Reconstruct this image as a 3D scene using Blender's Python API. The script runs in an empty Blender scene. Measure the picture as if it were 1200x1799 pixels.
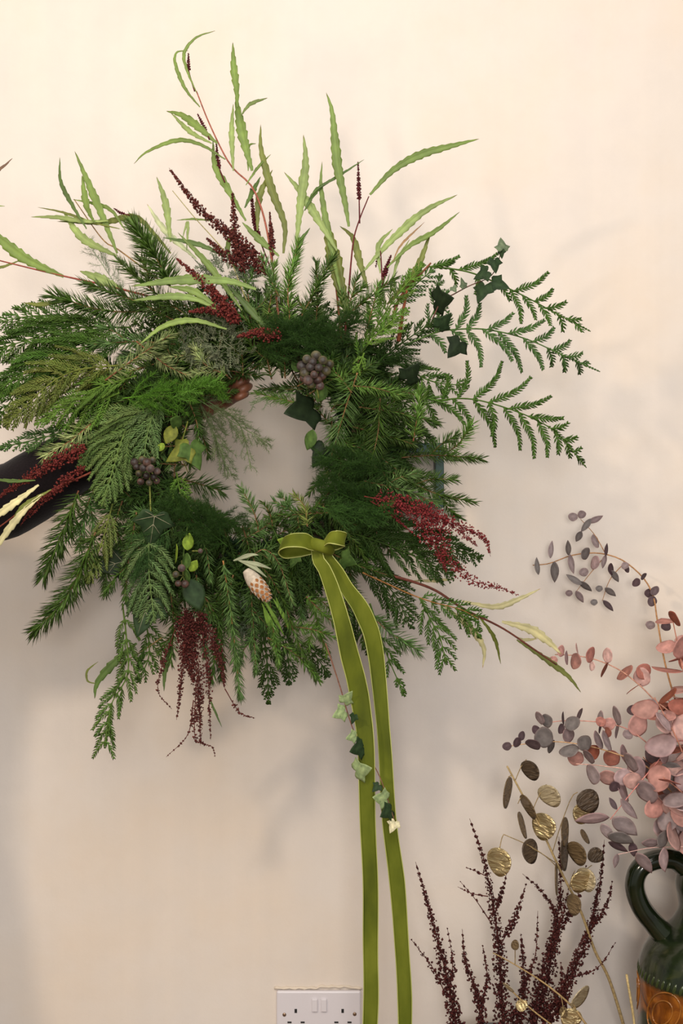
import bpy, math, random
import numpy as np
from mathutils import Vector, Matrix, Euler

random.seed(11)
rng = np.random.default_rng(11)
sc = bpy.context.scene
col = sc.collection

# ------------------------------------------------------------------ camera, light, exposure
S = 0.00097            # metres per photo pixel on the wall
F_PX = 2249.0          # focal length in pixels (45 mm, 36 mm tall frame)
D = F_PX * S           # camera to wall
ZC = 1.30              # camera height

cam_d = bpy.data.cameras.new('camera')
cam = bpy.data.objects.new('camera', cam_d)
col.objects.link(cam)
cam.location = (0, -D, ZC)
cam.rotation_euler = (math.radians(90), 0, 0)
cam_d.sensor_fit = 'VERTICAL'
cam_d.sensor_height = 36.0
cam_d.lens = 45.0
cam_d.clip_start = 0.02
sc.camera = cam

world = bpy.data.worlds.new('room_ambience')
sc.world = world
world.use_nodes = True
world.node_tree.nodes['Background'].inputs[0].default_value = (1.0, 0.95, 0.88, 1)
world.node_tree.nodes['Background'].inputs[1].default_value = 0.36

def area_light(name, loc, target, power, size, color):
    l = bpy.data.lights.new(name, 'AREA')
    l.shape = 'DISK'
    l.size = size
    l.energy = power
    l.color = color
    o = bpy.data.objects.new(name, l)
    col.objects.link(o)
    o.location = loc
    o.rotation_euler = (Vector(target) - Vector(loc)).to_track_quat('-Z', 'Y').to_euler()
    return o

area_light('ceiling_light', (0.1, -1.95, 2.6), (0.0, 0, 1.5), 34, 1.5, (1.0, 0.945, 0.88))
area_light('warm_lamp', (-1.36, -1.72, 2.12), (-0.1, 0, 1.15), 16, 0.12, (1.0, 0.82, 0.62))
area_light('frontal_fill_light', (0.02, -3.7, 1.45), (-0.1, 0, 1.45), 46, 0.75, (1.0, 0.965, 0.92))  # unseen frontal fill added behind camera, brightens wall seen through the wreath

vs = sc.view_settings
vs.view_transform = 'Standard'
vs.look = 'None'
vs.gamma = 1
vs.exposure = 0.0
vs.use_curve_mapping = False

# ------------------------------------------------------------------ helpers
def lin(c):
    c = c / 255.0
    return c / 12.92 if c <= 0.04045 else ((c + 0.055) / 1.055) ** 2.4
def rgb(r, g, b):
    return np.array([lin(r), lin(g), lin(b), 1.0])
def kpx(d):
    return S * (D - d) / D
def P(x, y, d):
    k = kpx(d)
    return np.array([(x - 600) * k, -d, ZC + (899.5 - y) * k])
def norm(v):
    v = np.asarray(v, float)
    n = np.linalg.norm(v, axis=-1, keepdims=True)
    return v / np.maximum(n, 1e-9)

def smooth_path(pts, n):
    """Catmull-Rom through pts (m,3), resampled evenly to n points."""
    pts = np.asarray(pts, float)
    m = len(pts)
    if m == 2:
        t = np.linspace(0, 1, n)[:, None]
        return pts[0] * (1 - t) + pts[1] * t
    ext = np.vstack([2 * pts[0] - pts[1], pts, 2 * pts[-1] - pts[-2]])
    out = []
    for i in range(m - 1):
        p0, p1, p2, p3 = ext[i:i + 4]
        t = np.linspace(0, 1, 16, endpoint=False)[:, None]
        out.append(0.5 * ((2 * p1) + (-p0 + p2) * t + (2 * p0 - 5 * p1 + 4 * p2 - p3) * t ** 2 + (-p0 + 3 * p1 - 3 * p2 + p3) * t ** 3))
    out.append(pts[-1][None])
    q = np.vstack(out)
    s = np.concatenate([[0], np.cumsum(np.linalg.norm(np.diff(q, axis=0), axis=1))])
    u = np.linspace(0, s[-1], n)
    return np.stack([np.interp(u, s, q[:, k]) for k in range(3)], 1)

def pp(pts, d0=None, d1=None):
    """pixel polyline -> world points; entries (x,y) get depth interpolated d0..d1, (x,y,d) keep theirs"""
    m = len(pts)
    res = []
    for i, p in enumerate(pts):
        if len(p) == 3:
            res.append(P(*p))
        else:
            f = i / max(1, m - 1)
            res.append(P(p[0], p[1], d0 + (d1 - d0) * f))
    return np.array(res)

def tangents(path):
    return norm(np.gradient(path, axis=0))

class MB:
    def __init__(self):
        self.v = []; self.q = []; self.t = []; self.c = []; self.n = 0
    def add(self, v, q=None, t=None, c=None):
        v = np.asarray(v, float).reshape(-1, 3)
        if q is not None and len(q): self.q.append(np.asarray(q, int) + self.n)
        if t is not None and len(t): self.t.append(np.asarray(t, int) + self.n)
        if c is None: c = np.array([1, 1, 1, 1.0])
        c = np.asarray(c, float)
        if c.ndim == 1: c = np.tile(c, (len(v), 1))
        self.v.append(v); self.c.append(c); self.n += len(v)
    def mesh(self, name, origin):
        v = np.vstack(self.v) - origin
        c = np.vstack(self.c)
        q = np.vstack(self.q) if self.q else np.zeros((0, 4), int)
        t = np.vstack(self.t) if self.t else np.zeros((0, 3), int)
        me = bpy.data.meshes.new(name)
        me.vertices.add(len(v)); me.vertices.foreach_set('co', v.ravel())
        loops = np.concatenate([q.ravel(), t.ravel()])
        me.loops.add(len(loops)); me.loops.foreach_set('vertex_index', loops.astype(np.int32))
        npoly = len(q) + len(t)
        starts = np.concatenate([np.arange(len(q)) * 4, len(q) * 4 + np.arange(len(t)) * 3])
        me.polygons.add(npoly)
        me.polygons.foreach_set('loop_start', starts.astype(np.int32))
        me.update(calc_edges=True)
        me.polygons.foreach_set('use_smooth', np.ones(npoly, bool))
        a = me.color_attributes.new('tone', 'FLOAT_COLOR', 'POINT')
        a.data.foreach_set('color', c.ravel())
        me.validate()
        return me

WLOC = {}
def put(o, parent, origin):
    col.objects.link(o)
    origin = np.asarray(origin, float)
    WLOC[o.name] = origin
    if parent is not None:
        o.parent = parent
        o.location = origin - WLOC[parent.name]
    else:
        o.location = origin
    return o
def make(name, mb, m, parent=None, origin=None, stuff=False, flat=False):
    if origin is None: origin = mb.v[0][0]
    me = mb.mesh(name, origin)
    me.materials.append(m)
    if flat: me.polygons.foreach_set('use_smooth', np.zeros(len(me.polygons), bool))
    o = bpy.data.objects.new(name, me)
    put(o, parent, origin)
    if stuff: o['kind'] = 'stuff'
    return o
def place(name, me, parent, loc, mat3, scale=(1, 1, 1)):
    o = bpy.data.objects.new(name, me)
    put(o, parent, loc)
    o.rotation_euler = Matrix(mat3).to_euler()
    o.scale = scale
    return o
def empty(name, loc):
    o = bpy.data.objects.new(name, None)
    o.empty_display_size = 0.05
    return put(o, None, loc)
def tag(o, label=None, cat=None, group=None, kind=None):
    if label: o['label'] = label
    if cat: o['category'] = cat
    if group: o['group'] = group
    if kind: o['kind'] = kind
    return o

# ---- shape adders
def frames(path, ref=(0, -1, 0)):
    T = tangents(path)
    ref = np.asarray(ref, float)
    B = norm(np.cross(T, ref))
    bad = np.linalg.norm(np.cross(T, ref), axis=1) < 1e-3
    if bad.any(): B[bad] = norm(np.cross(T[bad], np.array([0.3, 0.2, 1.0])))
    N = norm(np.cross(B, T))
    return T, N, B
def tube(mb, path, radii, sides=6, c=None, cap=True, ref=(0, -1, 0), flat=1.0):
    path = np.asarray(path, float); n = len(path)
    r = np.broadcast_to(np.asarray(radii, float), (n,))
    T, N, B = frames(path, ref)
    a = np.arange(sides) * 2 * math.pi / sides
    v = path[:, None] + r[:, None, None] * (np.cos(a)[None, :, None] * B[:, None] + flat * np.sin(a)[None, :, None] * N[:, None])
    idx = np.arange(n * sides).reshape(n, sides)
    q = np.stack([idx[:-1], np.roll(idx[:-1], -1, 1), np.roll(idx[1:], -1, 1), idx[1:]], -1).reshape(-1, 4)
    v = v.reshape(-1, 3); t = []
    if cap:
        e0, e1 = len(v), len(v) + 1
        v = np.vstack([v, path[0], path[-1]])
        for k in range(sides):
            t.append((e0, idx[0, (k + 1) % sides], idx[0, k]))
            t.append((e1, idx[-1, k], idx[-1, (k + 1) % sides]))
    mb.add(v, q, t, c)
def needles(mb, base, dr, side, L, W, bend, c):
    """flattened tapering needles, one per row"""
    n = len(base)
    L = np.broadcast_to(np.asarray(L, float), (n,))[:, None]
    W = np.broadcast_to(np.asarray(W, float), (n,))[:, None]
    nr = norm(np.cross(dr, side)); sd = norm(np.cross(nr, dr))
    mid = base + dr * L * 0.55 + bend * L * 0.2
    tip = base + dr * L + bend * L * 0.6
    v = np.stack([base + sd * W * .35, base - sd * W * .35, base + nr * W * .3,
                  mid + sd * W * .5, mid - sd * W * .5, mid + nr * W * .35, tip], 1)
    o = np.arange(n)[:, None] * 7
    q = np.concatenate([o + np.array([[0, 1, 4, 3]]), o + np.array([[1, 2, 5, 4]]), o + np.array([[2, 0, 3, 5]])])
    t = np.concatenate([o + np.array([[3, 4, 6]]), o + np.array([[4, 5, 6]]), o + np.array([[5, 3, 6]])])
    cc = np.repeat(c, 7, axis=0) if c.ndim == 2 else c
    mb.add(v.reshape(-1, 3), q, t, cc)
OCT_V = np.array([[1, 0, 0], [-1, 0, 0], [0, 1, 0], [0, -1, 0], [0, 0, 1], [0, 0, -1]], float)
OCT_T = np.array([[0, 2, 4], [2, 1, 4], [1, 3, 4], [3, 0, 4], [2, 0, 5], [1, 2, 5], [3, 1, 5], [0, 3, 5]])
def rand_dirs(n):
    return norm(rng.normal(size=(n, 3)))
def seeds(mb, pos, size, c):
    n = len(pos)
    a = rand_dirs(n); b = norm(np.cross(a, rand_dirs(n))); e = np.cross(a, b)
    sz = np.asarray(size)[:, None, None] * rng.uniform(.55, 1.25, (n, 3, 1))
    R = np.stack([a, b, e], 1) * sz                       # n,3,3
    v = pos[:, None] + np.einsum('vk,nkj->nvj', OCT_V, R)
    o = np.arange(n)[:, None, None] * 6
    t = (o + OCT_T[None]).reshape(-1, 3)
    mb.add(v.reshape(-1, 3), None, t, np.repeat(c, 6, axis=0))
def jitter_col(base, n, val=.18, hue=.06):
    c = np.tile(np.asarray(base, float), (n, 1))
    c[:, :3] *= rng.uniform(1 - val, 1 + val, (n, 1))
    c[:, :3] *= rng.uniform(1 - hue, 1 + hue, (n, 3))
    return c
def box(mb, lo, hi, c=None, bevel=0.0):
    lo = np.asarray(lo, float); hi = np.asarray(hi, float)
    if bevel <= 0:
        v = np.array([[x, y, z] for x in (lo[0], hi[0]) for y in (lo[1], hi[1]) for z in (lo[2], hi[2])])
        q = [(0, 1, 3, 2), (4, 6, 7, 5), (0, 4, 5, 1), (2, 3, 7, 6), (0, 2, 6, 4), (1, 5, 7, 3)]
        mb.add(v, q, None, c); return
    import bmesh
    bm = bmesh.new(); bmesh.ops.create_cube(bm, size=1)
    for vv in bm.verts:
        vv.co = Vector((lo + hi) / 2) + Vector([vv.co[k] * (hi - lo)[k] for k in range(3)])
    bmesh.ops.bevel(bm, geom=bm.edges[:], offset=bevel, segments=2, affect='EDGES', profile=.5)
    bmesh.ops.triangulate(bm, faces=bm.faces[:])
    bm.verts.index_update()
    mb.add([vv.co[:] for vv in bm.verts], None, [[vv.index for vv in f.verts] for f in bm.faces], c)
    bm.free()
def lathe(mb, prof, centre, n=64, c=None, cfun=None):
    prof = np.asarray(prof, float); m = len(prof)
    a = np.arange(n) * 2 * math.pi / n
    v = np.stack([centre[0] + prof[:, 0, None] * np.cos(a), centre[1] + prof[:, 0, None] * np.sin(a), centre[2] + np.repeat(prof[:, 1, None], n, 1)], -1)
    idx = np.arange(m * n).reshape(m, n)
    q = np.stack([idx[:-1], np.roll(idx[:-1], -1, 1), np.roll(idx[1:], -1, 1), idx[1:]], -1).reshape(-1, 4)
    mb.add(v.reshape(-1, 3), q, None, c)

# ------------------------------------------------------------------ materials
def mat(name):
    m = bpy.data.materials.new(name); m.use_nodes = True
    nt = m.node_tree
    return m, nt, nt.nodes['Principled BSDF']
def N(nt, kind, **kw):
    n = nt.nodes.new(kind)
    for k, v in kw.items():
        if k.startswith('i_'):
            n.inputs[k[2:].replace('_', ' ')].default_value = v
        else:
            setattr(n, k, v)
    return n
def link(nt, a, b): nt.links.new(a, b)
def ramp(nt, fac, stops):
    r = nt.nodes.new('ShaderNodeValToRGB')
    el = r.color_ramp.elements
    while len(el) < len(stops): el.new(0.5)
    for e, (p, c) in zip(el, stops):
        e.position = p; e.color = tuple(c)
    link(nt, fac, r.inputs[0])
    return r.outputs[0]
def coords(nt, scale=(1, 1, 1), which='Object'):
    tc = N(nt, 'ShaderNodeTexCoord'); mp = N(nt, 'ShaderNodeMapping')
    mp.inputs['Scale'].default_value = scale
    link(nt, tc.outputs[which], mp.inputs[0])
    return mp.outputs[0]
def bump(nt, b, h, strength, dist=.002):
    bp = N(nt, 'ShaderNodeBump'); bp.inputs['Strength'].default_value = strength; bp.inputs['Distance'].default_value = dist
    link(nt, h, bp.inputs['Height']); link(nt, bp.outputs[0], b.inputs['Normal'])
def plant_mat(name, rough=.5, trans=0.0, noise=.25, nscale=90, spec=.35, sheen=0, rnd=0):
    """colour comes from the 'tone' attribute, mottled by noise; trans adds translucency"""
    m, nt, b = mat(name)
    at = N(nt, 'ShaderNodeAttribute', attribute_name='tone')
    no = N(nt, 'ShaderNodeTexNoise'); no.inputs['Scale'].default_value = nscale
    link(nt, coords(nt), no.inputs['Vector'])
    v = ramp(nt, no.outputs['Fac'], [(.3, (1 - noise,) * 3 + (1,)), (.7, (1 + noise,) * 3 + (1,))])
    mx = N(nt, 'ShaderNodeMix', data_type='RGBA', blend_type='MULTIPLY')
    mx.inputs[0].default_value = 1
    link(nt, at.outputs['Color'], mx.inputs[6]); link(nt, v, mx.inputs[7])
    out = mx.outputs[2]
    if rnd:
        oi = N(nt, 'ShaderNodeObjectInfo')
        hs = N(nt, 'ShaderNodeHueSaturation')
        mr = N(nt, 'ShaderNodeMapRange'); mr.inputs[3].default_value = 1 - rnd; mr.inputs[4].default_value = 1 + rnd
        m3 = N(nt, 'ShaderNodeMapRange'); m3.inputs[3].default_value = 1.05; m3.inputs[4].default_value = .7
        link(nt, oi.outputs['Random'], mr.inputs[0]); link(nt, oi.outputs['Random'], m3.inputs[0])
        link(nt, mr.outputs[0], hs.inputs['Value']); link(nt, m3.outputs[0], hs.inputs['Saturation']); link(nt, out, hs.inputs['Color'])
        out = hs.outputs[0]
    link(nt, out, b.inputs['Base Color'])
    b.inputs['Roughness'].default_value = rough
    b.inputs['Specular IOR Level'].default_value = spec
    if sheen: b.inputs['Sheen Weight'].default_value = sheen
    if trans > 0:
        tr = N(nt, 'ShaderNodeBsdfTranslucent'); ms = N(nt, 'ShaderNodeMixShader')
        ms.inputs[0].default_value = trans
        link(nt, out, tr.inputs['Color'])
        link(nt, b.outputs[0], ms.inputs[1]); link(nt, tr.outputs[0], ms.inputs[2])
        link(nt, ms.outputs[0], nt.nodes['Material Output'].inputs[0])
    return m
M_NEEDLE = plant_mat('conifer_needles', .5, 0, .15, 60, .22)
M_FROND = plant_mat('cypress_scales', .55, .12, .2, 120, .2)
M_PLUME = plant_mat('asparagus_fern', .55, .3, .1, 50)
M_BLADE = plant_mat('long_leaf', .45, .3, .18, 60)
M_IVY = plant_mat('ivy_leaf', .6, .12, .35, 3.5, .15)
M_TWIG = plant_mat('twig_bark', .75, 0, .3, 250, .2)
M_SEED = plant_mat('dried_seed_heads', .8, 0, .25, 200, .15)
M_BERRY = plant_mat('berry_skin', .5, 0, .35, 1.6, .4, rnd=.25)
M_EUC = plant_mat('eucalyptus_leaf', .65, .18, .25, 2.6, .2, rnd=.28)
M_PLAIN = plant_mat('painted_plain', .5, 0, .04, 40, .4)
M_CONE = plant_mat('cone_scale', .8, 0, .2, 200, .1)

def wall_mat():
    m, nt, b = mat('limewashed_plaster')
    c = coords(nt)
    n1 = N(nt, 'ShaderNodeTexNoise'); n1.inputs['Scale'].default_value = 1.6; n1.inputs['Detail'].default_value = 5; n1.inputs['Roughness'].default_value = .6
    link(nt, c, n1.inputs['Vector'])
    base = ramp(nt, n1.outputs['Fac'], [(.3, rgb(210, 202, 197)), (.5, rgb(220, 210, 201)), (.7, rgb(222, 206, 189))])
    n2 = N(nt, 'ShaderNodeTexNoise'); n2.inputs['Scale'].default_value = 1.0; n2.inputs['Detail'].default_value = 4
    link(nt, coords(nt, (26, 1, .5)), n2.inputs['Vector'])
    st = ramp(nt, n2.outputs['Fac'], [(.35, (.965, .965, .97, 1)), (.65, (1.02, 1.01, 1.0, 1))])
    mx = N(nt, 'ShaderNodeMix', data_type='RGBA', blend_type='MULTIPLY'); mx.inputs[0].default_value = .8
    link(nt, base, mx.inputs[6]); link(nt, st, mx.inputs[7]); mx.inputs[0].default_value = .45
    n4 = N(nt, 'ShaderNodeTexNoise'); n4.inputs['Scale'].default_value = 9; n4.inputs['Detail'].default_value = 6; n4.inputs['Roughness'].default_value = .7
    link(nt, c, n4.inputs['Vector'])
    sp = ramp(nt, n4.outputs['Fac'], [(.25, (.955, .95, .94, 1)), (.6, (1, 1, 1, 1))])
    m2 = N(nt, 'ShaderNodeMix', data_type='RGBA', blend_type='MULTIPLY'); m2.inputs[0].default_value = .8
    link(nt, mx.outputs[2], m2.inputs[6]); link(nt, sp, m2.inputs[7])
    link(nt, m2.outputs[2], b.inputs['Base Color'])
    b.inputs['Roughness'].default_value = .85
    b.inputs['Specular IOR Level'].default_value = .2
    n3 = N(nt, 'ShaderNodeTexNoise'); n3.inputs['Scale'].default_value = 14; n3.inputs['Detail'].default_value = 8; n3.inputs['Roughness'].default_value = .65
    link(nt, c, n3.inputs['Vector'])
    bump(nt, b, n3.outputs['Fac'], .25, .004)
    return m
def wood_mat(name, c0, c1):
    m, nt, b = mat(name)
    n1 = N(nt, 'ShaderNodeTexNoise'); n1.inputs['Scale'].default_value = 6; n1.inputs['Detail'].default_value = 6
    link(nt, coords(nt, (1, 8, 8)), n1.inputs['Vector'])
    link(nt, ramp(nt, n1.outputs['Fac'], [(.3, c0), (.7, c1)]), b.inputs['Base Color'])
    b.inputs['Roughness'].default_value = .6
    return m
def simple_mat(name, c, rough=.5, metal=0, spec=.5, coat=0, sheen=0, nscale=0, namp=.2, bmp=0):
    m, nt, b = mat(name)
    b.inputs['Base Color'].default_value = tuple(c)
    b.inputs['Roughness'].default_value = rough; b.inputs['Metallic'].default_value = metal
    b.inputs['Specular IOR Level'].default_value = spec
    b.inputs['Coat Weight'].default_value = coat; b.inputs['Coat Roughness'].default_value = .08
    b.inputs['Sheen Weight'].default_value = sheen
    if nscale:
        n1 = N(nt, 'ShaderNodeTexNoise'); n1.inputs['Scale'].default_value = nscale; n1.inputs['Detail'].default_value = 5
        link(nt, coords(nt), n1.inputs['Vector'])
        lo = np.array(c) * (1 - namp); hi = np.array(c) * (1 + namp); lo[3] = hi[3] = 1
        link(nt, ramp(nt, n1.outputs['Fac'], [(.3, lo), (.7, hi)]), b.inputs['Base Color'])
        if bmp: bump(nt, b, n1.outputs['Fac'], bmp, .002)
    return m
M_WALL = wall_mat()
M_FLOOR = wood_mat('floor_boards', rgb(96, 74, 55), rgb(128, 100, 76))
M_BENCH = wood_mat('bench_wood', rgb(110, 82, 56), rgb(140, 108, 76))
M_SOCKET = simple_mat('white_plastic', rgb(214, 208, 212), .3, 0, .5)
M_HOLE = simple_mat('socket_hole', rgb(20, 18, 18), .7)
M_SCREW = simple_mat('screw_metal', rgb(150, 125, 105), .35, .9)
M_BRACKET = simple_mat('green_painted_metal', rgb(34, 62, 58), .45, .2, .5, 0, 0, 60, .2)
M_SLEEVE = simple_mat('dark_wool_sleeve', rgb(18, 11, 14), .9, 0, .15, 0, .1, 300, .3, .3)
M_TROUSER = simple_mat('dark_trousers', rgb(24, 25, 32), .9, 0, .2, 0, 0, 300, .2)
M_HAIR = simple_mat('brown_hair', rgb(40, 26, 18), .6, 0, .4, 0, 0, 180, .4, .5)
M_SHOE = simple_mat('black_leather', rgb(18, 16, 16), .4)
def skin_mat():
    m, nt, b = mat('skin')
    n1 = N(nt, 'ShaderNodeTexNoise'); n1.inputs['Scale'].default_value = 60
    link(nt, coords(nt), n1.inputs['Vector'])
    link(nt, ramp(nt, n1.outputs['Fac'], [(.3, rgb(108, 64, 44)), (.7, rgb(126, 78, 54))]), b.inputs['Base Color'])
    b.inputs['Roughness'].default_value = .5
    b.inputs['Subsurface Weight'].default_value = .1
    b.inputs['Subsurface Radius'].default_value = (.01, .004, .002)
    return m
M_SKIN = skin_mat()
def velvet_mat():
    m, nt, b = mat('olive_velvet')
    n1 = N(nt, 'ShaderNodeTexNoise'); n1.inputs['Scale'].default_value = 28; n1.inputs['Detail'].default_value = 4
    link(nt, coords(nt, (1, 1, .35)), n1.inputs['Vector'])
    link(nt, ramp(nt, n1.outputs['Fac'], [(.28, rgb(66, 74, 12)), (.5, rgb(86, 94, 18)), (.75, rgb(108, 114, 32))]), b.inputs['Base Color'])
    b.inputs['Roughness'].default_value = .75
    b.inputs['Specular IOR Level'].default_value = .2
    b.inputs['Sheen Weight'].default_value = .25; b.inputs['Sheen Roughness'].default_value = .3
    b.inputs['Sheen Tint'].default_value = tuple(rgb(190, 200, 110))
    n2 = N(nt, 'ShaderNodeTexNoise'); n2.inputs['Scale'].default_value = 1500
    link(nt, coords(nt), n2.inputs['Vector'])
    bump(nt, b, n2.outputs['Fac'], .3, .0005)
    return m
M_VELVET = velvet_mat()
M_SATIN = simple_mat('satin_edge', rgb(168, 172, 96), .35, 0, .5)
def gold_mat(name, c0, c1, metal, rough):
    m, nt, b = mat(name)
    n1 = N(nt, 'ShaderNodeTexNoise'); n1.inputs['Scale'].default_value = 3.2; n1.inputs['Detail'].default_value = 3; n1.inputs['Distortion'].default_value = .8
    link(nt, coords(nt, (.6, 1.7, 1.0)), n1.inputs['Vector'])
    link(nt, ramp(nt, n1.outputs['Fac'], [(.3, c0), (.7, c1)]), b.inputs['Base Color'])
    b.inputs['Metallic'].default_value = metal; b.inputs['Roughness'].default_value = rough
    bump(nt, b, n1.outputs['Fac'], 1.0, .006)
    return m
M_GOLD = gold_mat('gold_pod', rgb(172, 150, 102), rgb(236, 218, 172), .8, .3)
M_POD = gold_mat('papery_brown_pod', rgb(92, 74, 50), rgb(132, 110, 78), .25, .5)
M_PALEPOD = gold_mat('pearly_pod', rgb(170, 152, 116), rgb(214, 200, 168), .3, .38)
M_DARKPOD = gold_mat('dark_pod', rgb(60, 48, 38), rgb(104, 86, 66), .2, .5)

# tones
G_FIR = rgb(60, 84, 28); G_FIRB = rgb(86, 118, 46); G_FIRP = rgb(140, 152, 96); G_FIRS = rgb(80, 108, 54)
G_CYP = rgb(68, 98, 36); G_CYPD = rgb(50, 74, 26); G_CYPB = rgb(90, 122, 46); G_CYPO = rgb(112, 124, 58); G_CYPR = rgb(74, 104, 52)
G_ASP = rgb(86, 132, 36); G_ASPD = rgb(48, 78, 24); G_ASPG = rgb(122, 138, 90)
G_LEAF = rgb(112, 134, 62); G_LEAFP = rgb(136, 154, 88); G_LEAFO = rgb(106, 114, 46); G_LEAFC = rgb(196, 190, 144); G_LEAFD = rgb(82, 106, 46)
C_RED = rgb(84, 40, 35); C_REDB = rgb(108, 46, 41); C_BROWN = rgb(106, 78, 50); C_TWIG = rgb(120, 74, 52)
C_DOCK = rgb(72, 34, 32)

# ------------------------------------------------------------------ the room
def struct(name, lo, hi, m):
    mb = MB(); box(mb, lo, hi)
    return tag(make(name, mb, m, None, (np.array(lo) + np.array(hi)) / 2, flat=True), kind='structure')
struct('wall_back', (-3.2, 0, 0), (3.2, 0.15, 3.2), M_WALL)
struct('floor', (-3.2, -4.2, -0.1), (3.2, 0.15, 0), M_FLOOR)

# ------------------------------------------------------------------ wreath generators
WD = 0.28                       # depth of the wreath's middle plane in front of the wall
WC = (452, 795)                 # its centre in the photograph
wreath = empty('foliage_wreath', P(WC[0], WC[1], WD))
tag(wreath, 'large wild evergreen wreath of fir, cypress, ivy and red seed sprays held against wall', 'wreath')

def fir(pts, nl=26, tone=G_FIR, d=(WD, WD + .04), dens=1.0, wid=2.6, spread=40, stem_c=C_BROWN, parent=None, back=0.15, side=0, stemr=1.6, ang=(66, 30)):
    nl = nl * float(np.interp(nl, [20, 23, 27, 36, 42], [1.0, 1.05, 1.25, 1.28, 1.0]))
    parent = parent or wreath
    path = smooth_path(pp(pts, *d), 36)
    k = kpx(d[0])
    length = np.linalg.norm(np.diff(path, axis=0), axis=1).sum()
    ms, mn = MB(), MB()
    shoots = [path]
    for s_ in range(side):
        f = (s_ + 1) / (side + 1.3)
        i = int(f * 35)
        T, Nn, B = frames(path, (rng.uniform(-.3, .3), -1, rng.uniform(-.3, .3)))
        sg = 1 if s_ % 2 else -1
        dd = norm(T[i] * .75 + B[i] * sg * .7 + Nn[i] * rng.uniform(-.2, .3))
        ln = length * rng.uniform(.35, .5) * (1 - .4 * f)
        q = np.array([path[i], path[i] + dd * ln * .5, path[i] + (dd * .9 + T[i] * .25) * ln])
        shoots.append(smooth_path(q, 24))
    for si, pth in enumerate(shoots):
        ln = np.linalg.norm(np.diff(pth, axis=0), axis=1).sum()
        m = len(pth)
        tube(ms, pth, np.linspace(stemr, stemr * .55, m) * k * (1 if si == 0 else .75), 5, stem_c)
        n = max(12, int(ln / (0.7e-3) * dens)); wid_ = wid * 1.25
        t = np.sort(rng.uniform(0.02, 1, n))
        fi = t * (m - 1); i0 = np.clip(fi.astype(int), 0, m - 2); fr = (fi - i0)[:, None]
        base = pth[i0] * (1 - fr) + pth[i0 + 1] * fr
        T, Nn, B = frames(pth, (rng.uniform(-.35, .35), -1, rng.uniform(-.35, .35)))
        T, Nn, B = T[i0], Nn[i0], B[i0]
        sg = np.where(rng.random(n) < .5, 1, -1)
        phi = np.radians(90 + rng.normal(0, spread, n) - 12) * sg          # 0 = towards the viewer
        a = np.radians(ang[0] + (ang[1] - ang[0]) * t ** 2 + rng.normal(0, 6, n))
        rad = Nn * np.cos(phi)[:, None] + B * np.sin(phi)[:, None]
        dr = norm(T * np.cos(a)[:, None] + rad * np.sin(a)[:, None])
        sdv = np.cross(dr, rad)
        L = nl * k * rng.uniform(.8, 1.1, n) * np.where(t < .1, .7 + 3 * t, 1) * (1 - .28 * t ** 3)
        c = jitter_col(tone, n, .22, .07)
        pale = rng.random(n) < back
        c[pale, :3] = c[pale, :3] * 1.5 + .02
        needles(mn, base, dr, sdv, L, wid_ * k * rng.uniform(.85, 1.1, n), T * .16 + np.array([0, 0, -.04]), c)
    o = make('fir_sprig', ms, M_TWIG, parent)
    make('needles', mn, M_NEEDLE, o, stuff=True)
    return o

def spray(mb, path, k, pl, sp, w, tone, plane, ang=38, both=True, taper=.75, curl=.25):
    """one cypress branchlet: a scaly axis with alternate flat pinnae"""
    n = len(path)
    ln = np.linalg.norm(np.diff(path, axis=0), axis=1).sum()
    T, Nn, B = frames(path, plane)
    tube(mb, path, np.linspace(w * .55, w * .28, n) * k, 4, np.tile(tone, 1), flat=.6, ref=plane)
    m = max(3, int(ln / (sp * k)))
    t = (np.arange(m) + .5) / m * .97
    fi = t * (n - 1); i0 = np.clip(fi.astype(int), 0, n - 2); fr = (fi - i0)[:, None]
    base = path[i0] * (1 - fr) + path[i0 + 1] * fr
    Ti, Ni, Bi = T[i0], Nn[i0], B[i0]
    for sg0 in ((1, -1) if both else (1,)):
        sg = sg0 * np.where(np.arange(m) % 2, 1, -1) if not both else np.full(m, sg0)
        a = np.radians(ang + rng.normal(0, 5, m)) * (1 - .35 * t)
        dr = norm(Ti * np.cos(a)[:, None] + Bi * (np.sin(a) * sg)[:, None] + Ni * rng.normal(.05, .1, (m, 1)))
        L = pl * k * (1 - taper * t ** 1.6) * np.where(t < .12, .45 + 4 * t, 1) * rng.uniform(.85, 1.12, m)
        needles(mb, base, dr, np.cross(dr, Ni), L, w * k, Ti * curl, jitter_col(tone, m, .16, .05))

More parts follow.
